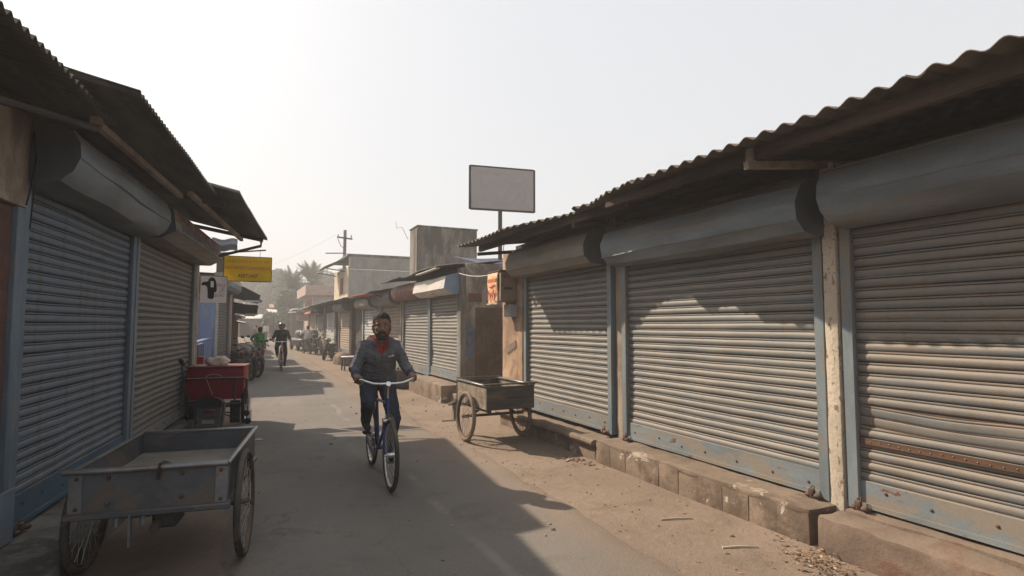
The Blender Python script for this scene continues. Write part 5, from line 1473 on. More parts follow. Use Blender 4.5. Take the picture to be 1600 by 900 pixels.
def hand(m, G, fwd, out, up, s=1.0):
    """closed hand on a grip at G: fwd = reach direction, out = away from the body, up"""
    G, fwd, out, up = Vector(G), Vector(fwd).normalized(), Vector(out).normalized(), Vector(up).normalized()
    palm0 = G - fwd * 0.03 * s + up * 0.028 * s
    m.cap(palm0 - out * .026 * s, .019 * s, palm0 + out * .026 * s, .017 * s, 10)
    kn = G + fwd * 0.018 * s + up * 0.033 * s
    m.cap(palm0 - out * .022 * s, .017 * s, kn - out * .026 * s, .012 * s, 8); m.cap(palm0 + out * .022 * s, .016 * s, kn + out * .03 * s, .011 * s, 8)
    m.cap(palm0, .018 * s, kn, .013 * s, 8)
    for i, o_ in enumerate((-0.033, -0.0115, 0.010, 0.031)):
        ln = (0.96, 1.05, 1.0, 0.82)[i]
        k = kn + out * o_ * s
        a = G + (fwd * 0.038 + up * (0.012 - .004 * i)) * s * ln + out * o_ * 1.05 * s
        b = G + (fwd * 0.030 - up * 0.020) * s * ln + out * o_ * 1.02 * s
        c = G + (fwd * 0.004 - up * 0.032) * s * ln + out * o_ * s
        m.cap(k, .0100 * s, a, .0092 * s, 8); m.cap(a, .0092 * s, b, .0086 * s, 8); m.cap(b, .0086 * s, c, .0078 * s, 8)
    t0 = palm0 - out * .036 * s - up * .006 * s
    t1 = G - out * .052 * s - fwd * .006 * s + up * .004 * s
    t2 = G - out * .048 * s + fwd * .026 * s - up * .006 * s
    m.cap(palm0 - out * .02 * s, .015 * s, t0, .013 * s, 8); m.cap(t0, .0125 * s, t1, .0105 * s, 8); m.cap(t1, .0105 * s, t2, .0085 * s, 8)

def headframe(yaw, pitch, roll=0):
    return (Matrix.Rotation(yaw, 3, 'Z') @ Matrix.Rotation(pitch, 3, 'Y') @ Matrix.Rotation(roll, 3, 'X'))

def person(label, loc, rz, J, st, vox=0.012, group=None, fine=False):
    """J: joints in the local frame (x forward, y left). st: materials. The body is one mesh; clothes, hair, eyes are its children."""
    H = J['head']; HR = J.get('hr', Matrix.Identity(3))
    hs = st.get('hs', 1.0)
    def hp(x, y, z): return H + HR @ (Vector((x, y, z)) * hs)
    k = st.get('k', 1.0)
    m = MB()
    # trunk
    ch, pe, nk = J['chest'], J['pelvis'], J['neck']
    sl, sr = J['sh'][0], J['sh'][1]
    side = (sl - sr).normalized()
    m.cap(pe + side * .07 * k, .085 * k, pe - side * .07 * k, .085 * k, 12)
    m.cap(pe, .115 * k, ch, .125 * k, 14); m.cap(ch + side * .06 * k, .10 * k, ch - side * .06 * k, .10 * k, 12)
    m.cap(ch + side * .07 * k, .085 * k, sl, .055 * k, 12); m.cap(ch - side * .07 * k, .085 * k, sr, .055 * k, 12)
    m.cap(ch, .09 * k, nk, .058 * k, 12); m.cap(nk, .055 * k, hp(-.02, 0, -.05), .052 * k, 12)
    for i in (0, 1):
        m.cap(J['sh'][i], .050 * k, J['el'][i], .037 * k, 10); m.cap(J['el'][i], .038 * k, J['wr'][i], .026 * k, 10)
        m.cap(J['hip'][i], .085 * k, J['kn'][i], .055 * k, 12); m.cap(J['kn'][i], .053 * k, J['an'][i], .036 * k, 10)
        m.cap(J['an'][i] + V(-.03, 0, -.04) * k, .032 * k, J['toe'][i], .026 * k, 10)
        if 'grip' in J:
            f, o_, u = J['grip'][i][1:]
            G = J['grip'][i][0]
            m.cap(J['wr'][i], .026 * k, Vector(G) - Vector(f).normalized() * .03 * k + Vector(u) * .028 * k, .021 * k, 10)
            hand(m, G, f, o_, u, k)
        else:
            d = (J['wr'][i] - J['el'][i]).normalized()
            w = J['wr'][i]
            m.cap(w, .026 * k, w + d * .07 * k, .03 * k, 10)
            for q in range(4):
                m.cap(w + d * .07 * k + V((q - 1.5) * .018, 0, 0) * k, .011 * k, w + d * (.15 - .012 * abs(q - 1.3)) * k + V((q - 1.5) * .02 + .01, 0, 0) * k, .008 * k, 6)
            m.cap(w + d * .03 * k, .014 * k, w + d * .09 * k + V(.045, 0, 0) * k, .010 * k, 6)
    # head
    m.ball(hp(-.012, 0, .045), (.098 * hs, .077 * hs, .088 * hs), 20, 14, HR)
    m.ball(hp(.018, 0, -.03), (.072 * hs, .064 * hs, .085 * hs), 18, 12, HR)
    m.cap(hp(.062, -.012, -.092), .026 * hs, hp(.062, .012, -.092), .026 * hs, 10)
    for s in (-1, 1):
        m.cap(hp(.0, s * .060, -.035), .020 * hs, hp(.05, s * .030, -.085), .022 * hs, 10)      # jaw line
        m.ball(hp(.060, s * .040, -.012), (.024 * hs, .024 * hs, .022 * hs), 10, 8, HR)          # cheek
        m.cap(hp(.079, s * .014, .030), .012 * hs, hp(.066, s * .050, .027), .012 * hs, 8)       # brow
        m.ball(hp(-.006, s * .080, -.004), (.016 * hs, .010 * hs, .032 * hs), 10, 8, HR)         # ear
        m.ball(hp(.090, s * .013, -.026), (.013 * hs, .011 * hs, .010 * hs), 8, 6, HR)           # nostril
    if fine:
        for s in (-1, 1):
            m.cap(hp(.0705, s * .018, .0165), .0085 * hs, hp(.0655, s * .044, .0150), .0085 * hs, 8)     # upper lid
            m.cap(hp(.0690, s * .020, -.0065), .0080 * hs, hp(.0640, s * .042, -.0065), .0080 * hs, 8)   # lower lid
            m.cap(hp(.074, s * .020, -.040), .012 * hs, hp(.060, s * .040, -.052), .014 * hs, 8)
    m.cap(hp(.083, 0, .022), .010 * hs, hp(.104, 0, -.020), .0135 * hs, 10)
    m.cap(hp(.082, -.016, -.056), .0105 * hs, hp(.082, .016, -.056), .0105 * hs, 8); m.cap(hp(.081, -.013, -.069), .011 * hs, hp(.081, .013, -.069), .011 * hs, 8)
    me = remesh(m, vox, 3 if fine else 2)
    me.name = 'person'
    body = link_mesh('person', me, M['skin'], None, 180)
    body.location = loc; body.rotation_euler = (0, 0, rz)
    tag(body, label, 'person', group)
    if fine:
        me.materials.append(M['lip'])
        for p in me.polygons:
            q = HR.transposed() @ (p.center - H) / hs
            if q.x > .078 and abs(q.y) < .024 and -.082 < q.z < -.045:
                p.material_index = 1
    # eyes
    for s in (-1, 1):
        m = MB(); m.ball(hp(.0655, s * .031, .006), (.0125 * hs, .0145 * hs, .0085 * hs), 14, 10, HR); e = m.build('eye', M['eye_white'], body, 60)
        m = MB(); m.ball(hp(.0732, s * .0305, .0062), (.0060 * hs, .0070 * hs, .0068 * hs), 12, 8, HR); m.build('iris', M['iris'], e, 60)
    # hair / helmet
    m = MB(); m.ball(hp(-.018, 0, .050), (.103 * hs, .0825 * hs, .092 * hs), 28, 20, HR)
    m.cap(hp(-.06, 0, .0), .055 * hs, hp(-.055, 0, -.035), .045 * hs, 12)
    if st.get('helmet'):
        m.ball(hp(-.01, 0, .035), (.135 * hs, .12 * hs, .13 * hs), 24, 16, HR)
        hm = remesh(m, 0.010, 4)
        cut(hm, lambda c: (lambda q: (q.x > .045 and -.05 < q.z < .075) or q.z < -.075)(HR.transposed() @ (c - H) / hs))
        h = link_mesh('helmet', hm, M['helmet'], body, 60); sd = h.modifiers.new('t', 'SOLIDIFY'); sd.thickness = .012
    else:
        hm = remesh(m, 0.007 if fine else 0.010, 2, 0.5, lambda c: .004 * noise.noise(c * 30) + .004 * noise.noise(c * 80))
        def kill(c):
            q = HR.transposed() @ (c - H) / hs
            line = .078 + .006 * noise.noise((q.y * 60, 1, 1)) - .35 * max(0, abs(q.y) - .040)
            return (q.x > .03 and q.z < line) or (-.012 < q.x <= .03 and q.z < .034) or q.z < -.055 or (q.x > -.03 and q.z < -.0 and abs(q.y) < .09 and q.x > -.018)
        cut(hm, kill)
        h = link_mesh('hair', hm, st.get('hair', M['hair']), body, 60)
    if st.get('beard'):
        m = MB()
        m.ball(hp(.020, 0, -.036), (.0772 * hs, .0690 * hs, .0895 * hs), 22, 16, HR)
        m.cap(hp(.066, -.014, -.093), .0280 * hs, hp(.066, .014, -.093), .0280 * hs, 12)
        for s in (-1, 1):
            m.cap(hp(.0, s * .062, -.030), .0218 * hs, hp(.05, s * .032, -.085), .0238 * hs, 10)
            m.cap(hp(.089, s * .004, -.046), .0085 * hs, hp(.076, s * .030, -.056), .0075 * hs, 8)
        bm_ = remesh(m, 0.0055, 2, 0.5, lambda c: .0025 * noise.noise(c * 80))
        def killb(c):
            q = HR.transposed() @ (c - H) / hs
            ay = abs(q.y)
            if q.x > .06 and ay < .034 and -.058 < q.z < -.038: return False
            if q.z > .0: return not (q.x < .02 and q.z < .03 and ay > .055 and q.x > -.012)
            if q.x < -.002: return True
            if q.z < -.115 or (q.x < .03 and ay < .04): return True
            if q.x > .055 and ay < .019 and -.074 < q.z <= -.060: return True      # the mouth
            if ay < .045 and q.z > -.052: return True
            if q.z > -.040 - .42 * max(0, q.x - .02) and q.x > .02: return True
            return False
        cut(bm_, killb)
        link_mesh('beard', bm_, M['beard'], body, 60)
        for s in (-1, 1):
            m = MB(); m.tube([hp(.086, s * .012, .032), hp(.082, s * .032, .038), hp(.068, s * .052, .031)], [.0045 * hs, .0055 * hs, .003 * hs], 6); m.build('eyebrow', M['hair'], body, 60)
    # upper garment
    fold = st.get('fold', .006)
    def wr_(c):
        return fold * 1.15 * (noise.noise((c.x * 9, c.y * 9, c.z * 14)) * .8 + 0.7 * noise.noise((c.x * 18 + c.z * 8, c.y * 18, c.z * 34)) + .25 * noise.noise((c.x * 40, c.y * 40, c.z * 60)))
    ex = st.get('ex', 0.0)
    m = MB()
    hem = pe + V(0, 0, .0)
    m.cap(pe + side * (.075 + ex * 2) * k + V(0, 0, .03), (.112 + ex) * k, pe - side * (.075 + ex * 2) * k + V(0, 0, .03), (.112 + ex) * k, 14)
    for q in (-1, 1): m.cap(pe + side * q * (.06 + ex * 2) * k + V(0, 0, .04), (.105 + ex) * k, ch + side * q * .065 * k, (.108 + ex) * k, 14)
    m.cap(pe + V(0, 0, .02), (.128 + ex) * k, ch, (.142 + ex) * k, 16); m.cap(ch + side * .075 * k, (.115 + ex) * k, ch - side * .075 * k, (.115 + ex) * k, 14)
    m.cap(ch + side * .07 * k, (.10 + ex) * k, sl, (.064 + ex * .4) * k, 12); m.cap(ch - side * .07 * k, (.10 + ex) * k, sr, (.064 + ex * .4) * k, 12)
    m.cap(ch, .10 * k, nk + V(0, 0, -.015), .076 * k, 12)
    for q in (sl, sr): m.cap(nk + V(-.01, 0, -.02), .062 * k, q.lerp(nk, .12), .062 * k, 12)
    short = st.get('short', False)
    for i in (0, 1):
        e = J['el'][i] if not short else J['sh'][i].lerp(J['el'][i], .8)
        m.cap(J['sh'][i], (.064 + ex * .4) * k, e, (.056 + ex * .3) * k, 12)
        if not short:
            m.cap(J['el'][i], (.056 + ex * .3) * k, J['el'][i].lerp(J['wr'][i], .92), (.041 + ex * .2) * k, 12)
    jm = remesh(m, min(vox * 1.3, .014), 5 if not fine else 5, .5, wr_)
    mats = [st['top'], st.get('stripe') or st['top']]
    vcut = st.get('vcut')
    if vcut:
        cut(jm, vcut)
    jk = link_mesh('jacket' if not short else 'shirt', jm, mats, body, 180)
    if st.get('stripe'):
        for p in jm.polygons:
            for i, s in ((0, 1), (1, -1)):
                a, b = J['sh'][i], J['el'][i]
                c = p.center
                f = (c - a).dot(b - a) / (b - a).length_squared
                ax = a + (b - a) * f
                d = c - ax
                o2 = (V(0.25 * 1, s, 0.45)).normalized()
                if -.05 < f < 1.05 and d.length > .045 and d.normalized().dot(o2) > (0.80 if f > .45 or i == 0 else .86) and c.y * s > .12:
                    if i == 0 and f > .2 and d.normalized().dot(o2) < .93: continue
                    p.material_index = 1
    # trousers
    m = MB()
    m.cap(pe + side * .075 * k, .108 * k, pe - side * .075 * k, .108 * k, 14)
    for i in (0, 1):
        m.cap(J['hip'][i], .100 * k, J['kn'][i], .072 * k, 14); m.cap(J['kn'][i], .071 * k, J['an'][i] + V(0, 0, -.01) * k, .054 * k, 12)
    tm = remesh(m, min(vox * 1.3, .014), 4, .5, lambda c: .006 * noise.noise((c.x * 12, c.y * 12, c.z * 15)) + .003 * noise.noise((c.x * 30, c.y * 30, c.z * 40)))
    link_mesh('trousers', tm, st['bottom'], body, 180)
    for i in (0, 1):
        m = MB()
        a, t_ = J['an'][i], J['toe'][i]
        d = (t_ - a); d.z = 0; d.normalize()
        sole = min(a.z - .07 * k, t_.z - .035 * k)
        hl = a - d * .035 * k; hl.z = a.z - .045 * k
        m.cap(hl, .040 * k, t_ + V(0, 0, .008), .036 * k, 12); m.cap(a + V(0, 0, .0), .047 * k, hl + d * .05 * k, .045 * k, 12)
        sm_ = remesh(m, .007, 3)
        for v in sm_.vertices:
            lim = (hl.z - .040 * k) + ((t_.z - .03 * k) - (hl.z - .040 * k)) * max(0, min(1, (v.co - hl).dot(d) / max(.01, (t_ - hl).dot(d))))
            if v.co.z < lim + .006: v.co.z = lim
        link_mesh('shoe', sm_, st.get('shoe', M['shoe']), body, 60)
    return body, jk

# ---- the rider (local frame of the blue bicycle)
def cyc_joints(k=1.0, hy=0.0, el_out=.33, look=0.0):
    J = {}
    J['pelvis'] = V(-.23, 0, 1.00); J['chest'] = V(-.10, 0, 1.30); J['neck'] = V(-.045, 0, 1.475); J['head'] = V(.0, 0, 1.588)
    J['sh'] = [V(-.075, .178, 1.378), V(-.075, -.178, 1.378)]
    J['grip'] = [(V(.275, s * .283, 1.053), V(1, -.12 * s, -.10), V(-.10, s, 0), V(.1, 0, 1)) for s in (1, -1)]
    J['wr'] = [V(.185, s * .290, 1.090) for s in (1, -1)]
    J['el'] = [ik(J['sh'][i], J['wr'][i], .255, .215, (-.55, s * .35, -.75)) for i, s in ((0, 1), (1, -1))]
    J['hip'] = [V(-.22, .10, .96), V(-.22, -.10, .96)]
    bb = V(-.09, 0, .29); d = V(math.cos(R(86)), 0, math.sin(R(86))) * .17
    J['toe'] = [bb + V(.06, .13, .05) - d, bb + V(.07, -.13, .05) + d]
    J['an'] = [bb + V(-.085, .13, .125) - d, bb + V(-.075, -.13, .120) + d]
    J['kn'] = [ik(J['hip'][i], J['an'][i], .44, .41, (1, .12 * s, .25)) for i, s in ((0, 1), (1, -1))]
    J['hr'] = headframe(look, R(3))
    return J
J = cyc_joints(look=R(-6))
def vneck(c):
    return c.z > 1.275 and abs(c.y) < (c.z - 1.275) * .34 + .004 and c.x > -.10
rider, jk = person('man in a slate grey fleece and red shirt riding the blue bicycle towards the camera', (1.335, 6.20, 0.012), BH, J,
                   dict(top=M['jacket'], bottom=M['jeans'], stripe=M['stripe'], beard=True, hs=1.17, fold=.013, ex=.010, vcut=vneck), .0055, fine=True)
# red shirt under the open neck
m = MB()
m.cap(V(-.23, 0, 1.05), .12, J['chest'], .136, 16); m.cap(J['chest'] + V(0, .06, 0), .108, J['chest'] + V(0, -.06, 0), .108, 14)
m.cap(J['chest'], .104, J['neck'] + V(-.005, 0, -.02), .072, 14); m.cap(J['chest'] + V(.0, .03, .06), .085, J['neck'] + V(-.01, .03, -.03), .05, 12); m.cap(J['chest'] + V(.0, -.03, .06), .085, J['neck'] + V(-.01, -.03, -.03), .05, 12)
sm_ = remesh(m, .008, 4)
cut(sm_, lambda c: c.x > -.1 and c.z > 1.36 and abs(c.y) < (c.z - 1.36) * .42)
link_mesh('shirt', sm_, M['shirt_red'], rider, 180)
def collar(mat, name, r0, z0, h, lean, parent, gap, drop, thick=.005, seed=0):
    m = MB()
    def f(u, w):
        a = R(gap) + (2 * PI - 2 * R(gap)) * u
        fr = math.cos(a)
        rr = r0 + lean * w
        z = z0 + h * w - drop * max(0, fr) ** 1.2 - 0.012 * max(0, fr)
        return (J['neck'].x - .012 + rr * fr * 1.0 + .028 * max(0, fr) , rr * math.sin(a) * 1.12, z)
    m.grid(f, 40, 5)
    o = m.build(name, mat, parent, 60); sd = o.modifiers.new('t', 'SOLIDIFY'); sd.thickness = thick; sd.offset = 0
    return o
collar(M['jacket'], 'jacket_collar', .096, 1.435, .062, .012, jk, 33, .075, .008)
collar(M['shirt_red'], 'shirt_collar', .078, 1.440, .060, .006, rider, 22, .062)
def flap(parent, mat, name, pts, th=.004):
    m = MB(); m.poly(pts); o = m.build(name, mat, parent, 0); sd = o.modifiers.new('t', 'SOLIDIFY'); sd.thickness = th; return o
for s in (-1, 1):
    flap(rider, M['shirt_red'], 'shirt_lapel', [V(.052, s * .018, 1.325), V(.020, s * .052, 1.425), V(.0, s * .082, 1.445), V(.035, s * .070, 1.360)])
    flap(jk, M['jacket'], 'jacket_lapel', [V(.040, s * .062, 1.335), V(.012, s * .085, 1.44), V(-.03, s * .118, 1.455), V(.020, s * .112, 1.375)])
m = MB(); m.tube([V(.052, 0, 1.262), V(.060, 0.0, 1.22), V(.058, 0, 1.19)], .006, 6); m.build('zip', M['rust'], jk)
m = MB()
for (y, z, w, h) in ((.078, 1.272, .018, .012), (.095, 1.276, .012, .012), (.112, 1.280, .016, .016), (.112, 1.292, .006, .010), (.128, 1.276, .014, .010)):
    m.box(.052 - (y - .08) * .35, .0565 - (y - .08) * .35, y - w / 2, y + w / 2, z - h / 2, z + h / 2)
m.build('chest_logo', M['stripe'], jk)
for i, s in ((0, 1), (1, -1)):
    a = J['el'][i].lerp(J['wr'][i], .80); b = J['el'][i].lerp(J['wr'][i], 1.02)
    m = MB(); m.tube([a, a.lerp(b, .3), b], [.047, .046, .038], 16); m.build('cuff', M['cuff'], jk, 60)

# ---- man in black on the second bicycle
J2 = cyc_joints(look=0)
J2['chest'] = V(-.08, 0, 1.27); J2['neck'] = V(-.0, 0, 1.43); J2['head'] = V(.06, 0, 1.545)
person('man in black with a dark helmet riding the green bicycle far up the lane', (1.19, 22.35, 0.012), R(-91), J2, dict(top=M['c_black'], bottom=M['c_black'], helmet=True, ex=.006, beard=False), .011)

def stand_joints(k=1.0, stride=0.0, arm=0.0, lean=0.0):
    J = {}
    J['pelvis'] = V(0, 0, .92 * k); J['chest'] = V(.01 + lean, 0, 1.25 * k); J['neck'] = V(.01 + lean, 0, 1.44 * k); J['head'] = V(.03 + lean * 1.3, 0, 1.575 * k)
    J['sh'] = [V(lean, .18 * k, 1.38 * k), V(lean, -.18 * k, 1.38 * k)]
    J['wr'] = [V(.08 + arm, .25 * k, .90 * k), V(.08 - arm, -.25 * k, .90 * k)]
    J['el'] = [ik(J['sh'][i], J['wr'][i], .27 * k, .25 * k, (-1, .2 * s, 0)) for i, s in ((0, 1), (1, -1))]
    J['hip'] = [V(0, .09 * k, .88 * k), V(0, -.09 * k, .88 * k)]
    J['an'] = [V(stride, .10 * k, .09), V(-stride, -.10 * k, .09 + abs(stride) * .2)]
    J['toe'] = [V(stride + .15 * k, .11 * k, .035), V(-stride + .15 * k, -.11 * k, .035)]
    J['kn'] = [ik(J['hip'][i], J['an'][i], .42 * k, .41 * k, (1, 0, 0)) for i in (0, 1)]
    return J
Jg = stand_joints(.9, .05, .1)
Jg['wr'][0] = V(.22, .30, .95); Jg['el'][0] = ik(Jg['sh'][0], Jg['wr'][0], .25, .23, (-.3, 1, -.3))
person('person in a green shirt and red trousers standing by the parked motorbikes', (0.52, 24.6, 0), R(70), Jg, dict(top=M['c_green'], bottom=M['c_red'], k=.9, hs=1.0), .012)
Jw = stand_joints(1.0, 0)
for key, vals in dict(hip=[V(-.2, .10, .80), V(-.2, -.10, .80)], an=[V(.06, .17, .38), V(.06, -.17, .38)], toe=[V(.2, .18, .33), V(.2, -.18, .33)], sh=[V(-.10, .2, 1.26), V(-.10, -.2, 1.26)], wr=[V(.26, .32, 1.06), V(.26, -.32, 1.06)]).items():
    Jw[key] = vals
Jw['pelvis'] = V(-.22, 0, .86); Jw['chest'] = V(-.14, 0, 1.14); Jw['neck'] = V(-.08, 0, 1.32); Jw['head'] = V(-.03, 0, 1.45)
Jw['kn'] = [ik(Jw['hip'][i], Jw['an'][i], .43, .42, (1, .3 * s, .3)) for i, s in ((0, 1), (1, -1))]
Jw['el'] = [ik(Jw['sh'][i], Jw['wr'][i], .27, .25, (-.3, s, -.5)) for i, s in ((0, 1), (1, -1))]
Jw['grip'] = [(V(.31, s * .33, 1.035), V(1, 0, -.1), V(0, s, 0), V(.1, 0, 1)) for s in (1, -1)]
person('man in a white shirt riding a motorbike away up the lane', (3.20, 34.4, 0), R(100), Jw, dict(top=M['c_white'], bottom=M['c_grey'], ex=.02), .013)
person('person in a white top and dark trousers walking in the hazy distance', (1.9, 64.0, 0), R(-95), stand_joints(1.05, .12, .06), dict(top=M['c_white'], bottom=M['c_navy']), .016)
person('person in a dull red garment standing beside the far walker', (1.0, 70.0, 0), R(-60), stand_joints(.95, .05, 0), dict(top=M['c_pink'], bottom=M['c_grey'], k=.95), .016)
person('person in a cream garment standing far off before the end stalls', (3.4, 60.0, 0), R(-120), stand_joints(1.0, .04, 0), dict(top=M['c_cream'], bottom=M['c_cream']), .016)
person('person with a red headcloth far down on the left side of the lane', (0.75, 48.0, 0), R(-85), stand_joints(.98, .05, 0), dict(top=M['c_cream'], bottom=M['c_grey'], hair=M['c_pink']), .016)
# someone in white seated behind the rider
Js = stand_joints(.95, 0)
Js['pelvis'] = V(-.05, 0, .56); Js['chest'] = V(.02, 0, .87); Js['neck'] = V(.06, 0, 1.05); Js['head'] = V(.10, 0, 1.17)
Js['hip'] = [V(-.03, .09, .54), V(-.03, -.09, .54)]; Js['an'] = [V(.42, .12, .09), V(.40, -.12, .09)]; Js['toe'] = [V(.56, .13, .035), V(.54, -.13, .035)]
Js['kn'] = [ik(Js['hip'][i], Js['an'][i], .40, .42, (.3, 0, 1)) for i in (0, 1)]
Js['sh'] = [V(.02, .18, 1.0), V(.02, -.18, 1.0)]; Js['wr'] = [V(.32, .16, .62), V(.32, -.16, .62)]
Js['el'] = [ik(Js['sh'][i], Js['wr'][i], .25, .23, (-.5, s, -.3)) for i, s in ((0, 1), (1, -1))]
person('person in white seated on a stool by the shops, mostly hidden behind the cyclist', (3.42, 17.2, 0), R(-150), Js, dict(top=M['c_white'], bottom=M['c_white'], k=.92, hair=M['c_pink']), .012)

# ================================================================ signs on the left
t = thing('hanging_sign', 'yellow hanging sign with red and black lettering under the left eave', 'sign', Lp(8.35, -0.755), R(0))
t.location.z = 2.44
pt = Vector(t.location)
m = MB(); m.bbox(-0.40, 0.40, -0.012, 0.012, 0, 0.455, 0.004, 1); pn = m.build('panel', M['yellow'], t)
m = MB()
for (a, b) in (((-.405, 0, -.005), (.405, 0, -.005)), ((-.405, 0, .460), (.405, 0, .460)), ((-.405, 0, 0), (-.405, 0, .455)), ((.405, 0, 0), (.405, 0, .455))):
    m.beam(a, b, .02, .012)
m.build('frame', M['wood_dk'], t)
text_mesh('red_lettering', 'UHELOAG.SI MOITWI', 0.068, M['red_faint'], pn, face_front(0.0, -0.0125, 0.365), 0.001, 1.12)
text_mesh('red_lettering', 'IHTIIWETOHOEIDO', 0.088, M['red_ink'], pn, face_front(0.005, -0.0125, 0.240), 0.001, 1.0)
text_mesh('black_lettering', 'ASBTUAEP', 0.090, M['black_ink'], pn, face_front(0.0, -0.0125, 0.095), 0.001, 0.80)
m = MB(); m.tube([(-.34, 0, .455), (-.34, 0.0, .52)], .008, 6); m.tube([(.2, 0, .455), (.2, 0, .58)], .004, 6); m.tube([(-.95, .0, .44), (-.34, 0, .52), (.3, 0, .60)], .014, 8); m.build('hanger', M['iron'], t)

t = thing('hanging_sign', 'white square sign with a black telephone picture and pink lettering beside the blue door', 'sign', Lp(8.06, -0.235), R(0))
t.location.z = 2.02
m = MB(); m.bbox(-0.21, 0.21, -0.012, 0.012, 0, 0.47, 0.004, 1); pn = m.build('panel', M['sign_white'], t)
m = MB(); m.beam((.215, 0, 0), (.215, 0, .47), .03, .012); m.beam((-.21, 0, .475), (.22, 0, .475), .03, .012); m.build('frame', M['pink_plaster'], t)
m = MB()
prof = [(-.21 + .42 * u, .47 * (1 - w)) for u, w in ((.28, .80), (.36, .86), (.48, .86), (.52, .78), (.52, .60), (.58, .60), (.62, .50), (.60, .30), (.56, .12), (.48, .04), (.38, .04), (.31, .10), (.28, .19), (.10, .22), (.03, .28), (.04, .35), (.18, .34), (.25, .40), (.28, .58))]
m.prism(prof, -0.0155, -0.0125, 1, 'y'); ph = m.build('telephone_picture', M['black_ink'], pn, 0)
m = MB(); m.prism([(-.050, .275), (-.053, .385), (-.002, .385), (.0, .275)], -0.0175, -0.0158, 1, 'y'); m.build('screen_picture', M['sign_white'], ph, 0)
text_mesh('pink_lettering', 'TAZZ', 0.065, M['pink_ink'], pn, face_front(.118, -0.0125, .315), 0.001, 0.85)
text_mesh('pink_lettering', '[LUAZ', 0.06, M['pink_ink'], pn, face_front(.095, -0.0125, .13), 0.001, 0.85)
m = MB(); m.tube([(-.21, 0, .4), (-.32, 0, .4)], .012, 6); m.tube([(-.21, 0, .08), (-.32, 0, .08)], .012, 6); m.build('bracket', M['iron'], t)
t = thing('blue_sheet', 'scrap of blue plastic sheet under the end of the left eave', 'plastic sheet', Lp(8.0, -0.35), LROT)
m = MB(); m.grid(lambda u, w: (0.05 + .02 * math.sin(w * 9), -.25 + .42 * u, 2.96 + .22 * w + .02 * math.sin(u * 8)), 8, 6)
o = m.build('sheet', M['tin_blue'], t); sd = o.modifiers.new('t', 'SOLIDIFY'); sd.thickness = .004

# ================================================================ pole, wires
t = thing('utility_pole', 'grey utility pole with short crossarms standing behind the cream upper storey', 'pole', (5.5, 36.75, 0))
m = MB(); m.tube([(0, 0, 0), (0, 0, 3), (0.02, 0, 7.6)], [.12, .11, .095], 12); m.build('pole', M['concrete_dk'], t)
m = MB(); m.beam((-.48, -.12, 7.12), (.46, -.12, 7.04), .06, .09); m.build('crossarm', M['iron'], t)
m = MB(); m.tube([(-.45, -.12, 7.05), (-.25, -.1, 6.6), (0, -.1, 6.4)], .02, 6); m.build('brace', M['iron'], t)
for x in (-.42, .38):
    m = MB(); m.tube([(x, -.14, 7.1), (x, -.14, 7.18), (x, -.14, 7.20), (x, -.14, 7.28)], [.03, .05, .03, .04], 10); m.build('insulator', M['greywall'], t)
def wire(label, pts, sag, r=.008, mat=None):
    a, b = Vector(pts[0]), Vector(pts[1])
    m = MB(); m.tube([a.lerp(b, k / 24) - Vector((0, 0, 1)) * sag * 4 * (k / 24) * (1 - k / 24) for k in range(25)], r, 5)
    return tag(m.build('wire', mat or M['cable'], None), label, 'wire')
wire('thin wire running from the utility pole far down the lane to the left', ((4.95, 36.6, 7.25), (-1.2, 60, 6.6)), .5, .004)
wire('pale cable looping along the end wall beside the alley', ((4.05, 11.35, 2.72), (4.2, 9.2, 2.62)), .10, .010, M['cable_pale'])
m = MB(); m.tube([(5.72, 22.0, 5.0), (5.5, 22.1, 5.5), (5.3, 22.2, 5.45), (5.28, 22.2, 5.7)], .012, 5)
tag(m.build('wire', M['cable_pale']), 'bent pale cable sticking up beside the concrete tower', 'wire')
m = MB(); m.tube([(4.95, 10.9, 2.9), (4.9, 10.95, 3.25), (5.0, 11.0, 3.5)], .012, 5)
tag(m.build('wire', M['cable_pale']), 'pale cable rising over the blue tarpaulin in the alley', 'wire')

# ================================================================ small things along the lane
t = thing('stool', 'dark framed low stool with a white seat on the right verge', 'stool', (3.42, 21.3, 0), R(10))
m = MB(); m.bbox(-.24, .24, -.17, .17, .46, .50, .01, 2); m.build('seat', M['sign_white'], t)
for sx in (-1, 1):
    for sy in (-1, 1):
        m = MB(); m.beam((sx * .2, sy * .14, .46), (sx * .21, sy * .15, 0), .045, .045, (1, 0, 0)); m.build('leg', M['iron'], t)
m = MB(); m.box(-.19, .19, .12, .15, .15, .19); m.box(-.19, .19, -.15, -.12, .15, .19); m.build('stretcher', M['iron'], t)
t = thing('stool', 'plain wooden stool under the person in white', 'stool', (3.44, 17.22, 0), R(30))
m = MB(); m.bbox(-.18, .18, -.18, .18, .40, .44, .01, 2); m.build('seat', M['wood'], t)
for sx in (-1, 1):
    for sy in (-1, 1):
        m = MB(); m.beam((sx * .14, sy * .14, .40), (sx * .15, sy * .15, 0), .04, .04, (1, 0, 0)); m.build('leg', M['wood'], t)
m = MB(); m.tube([(0, 0, -.05), (0, 0, .12), (0, .0, .30), (0, 0, .42), (0, 0, .5)], [.42, .41, .36, .26, .06], 18)
for v in m.bm.verts: v.co += Vector((noise.noise(v.co * 4), noise.noise(v.co * 4 + Vector((5, 1, 1))), .5 * noise.noise(v.co * 4 + Vector((1, 8, 1))))) * .05; v.co.y *= 1.5
o = m.build('boundary_stone', M['plinth'], None, 60, (3.75, 24.9, 0)); tag(o, 'rounded worn stone block at the foot of the brown slatted shutter', 'stone')
t = thing('rubbish_heap', 'dark heap of rubbish and a broken basket beside the step of the blue ended shop', 'rubbish', (3.78, 14.85, 0))
m = MB(); m.ball((0, 0, .12), (.38, .45, .20), 26, 14)
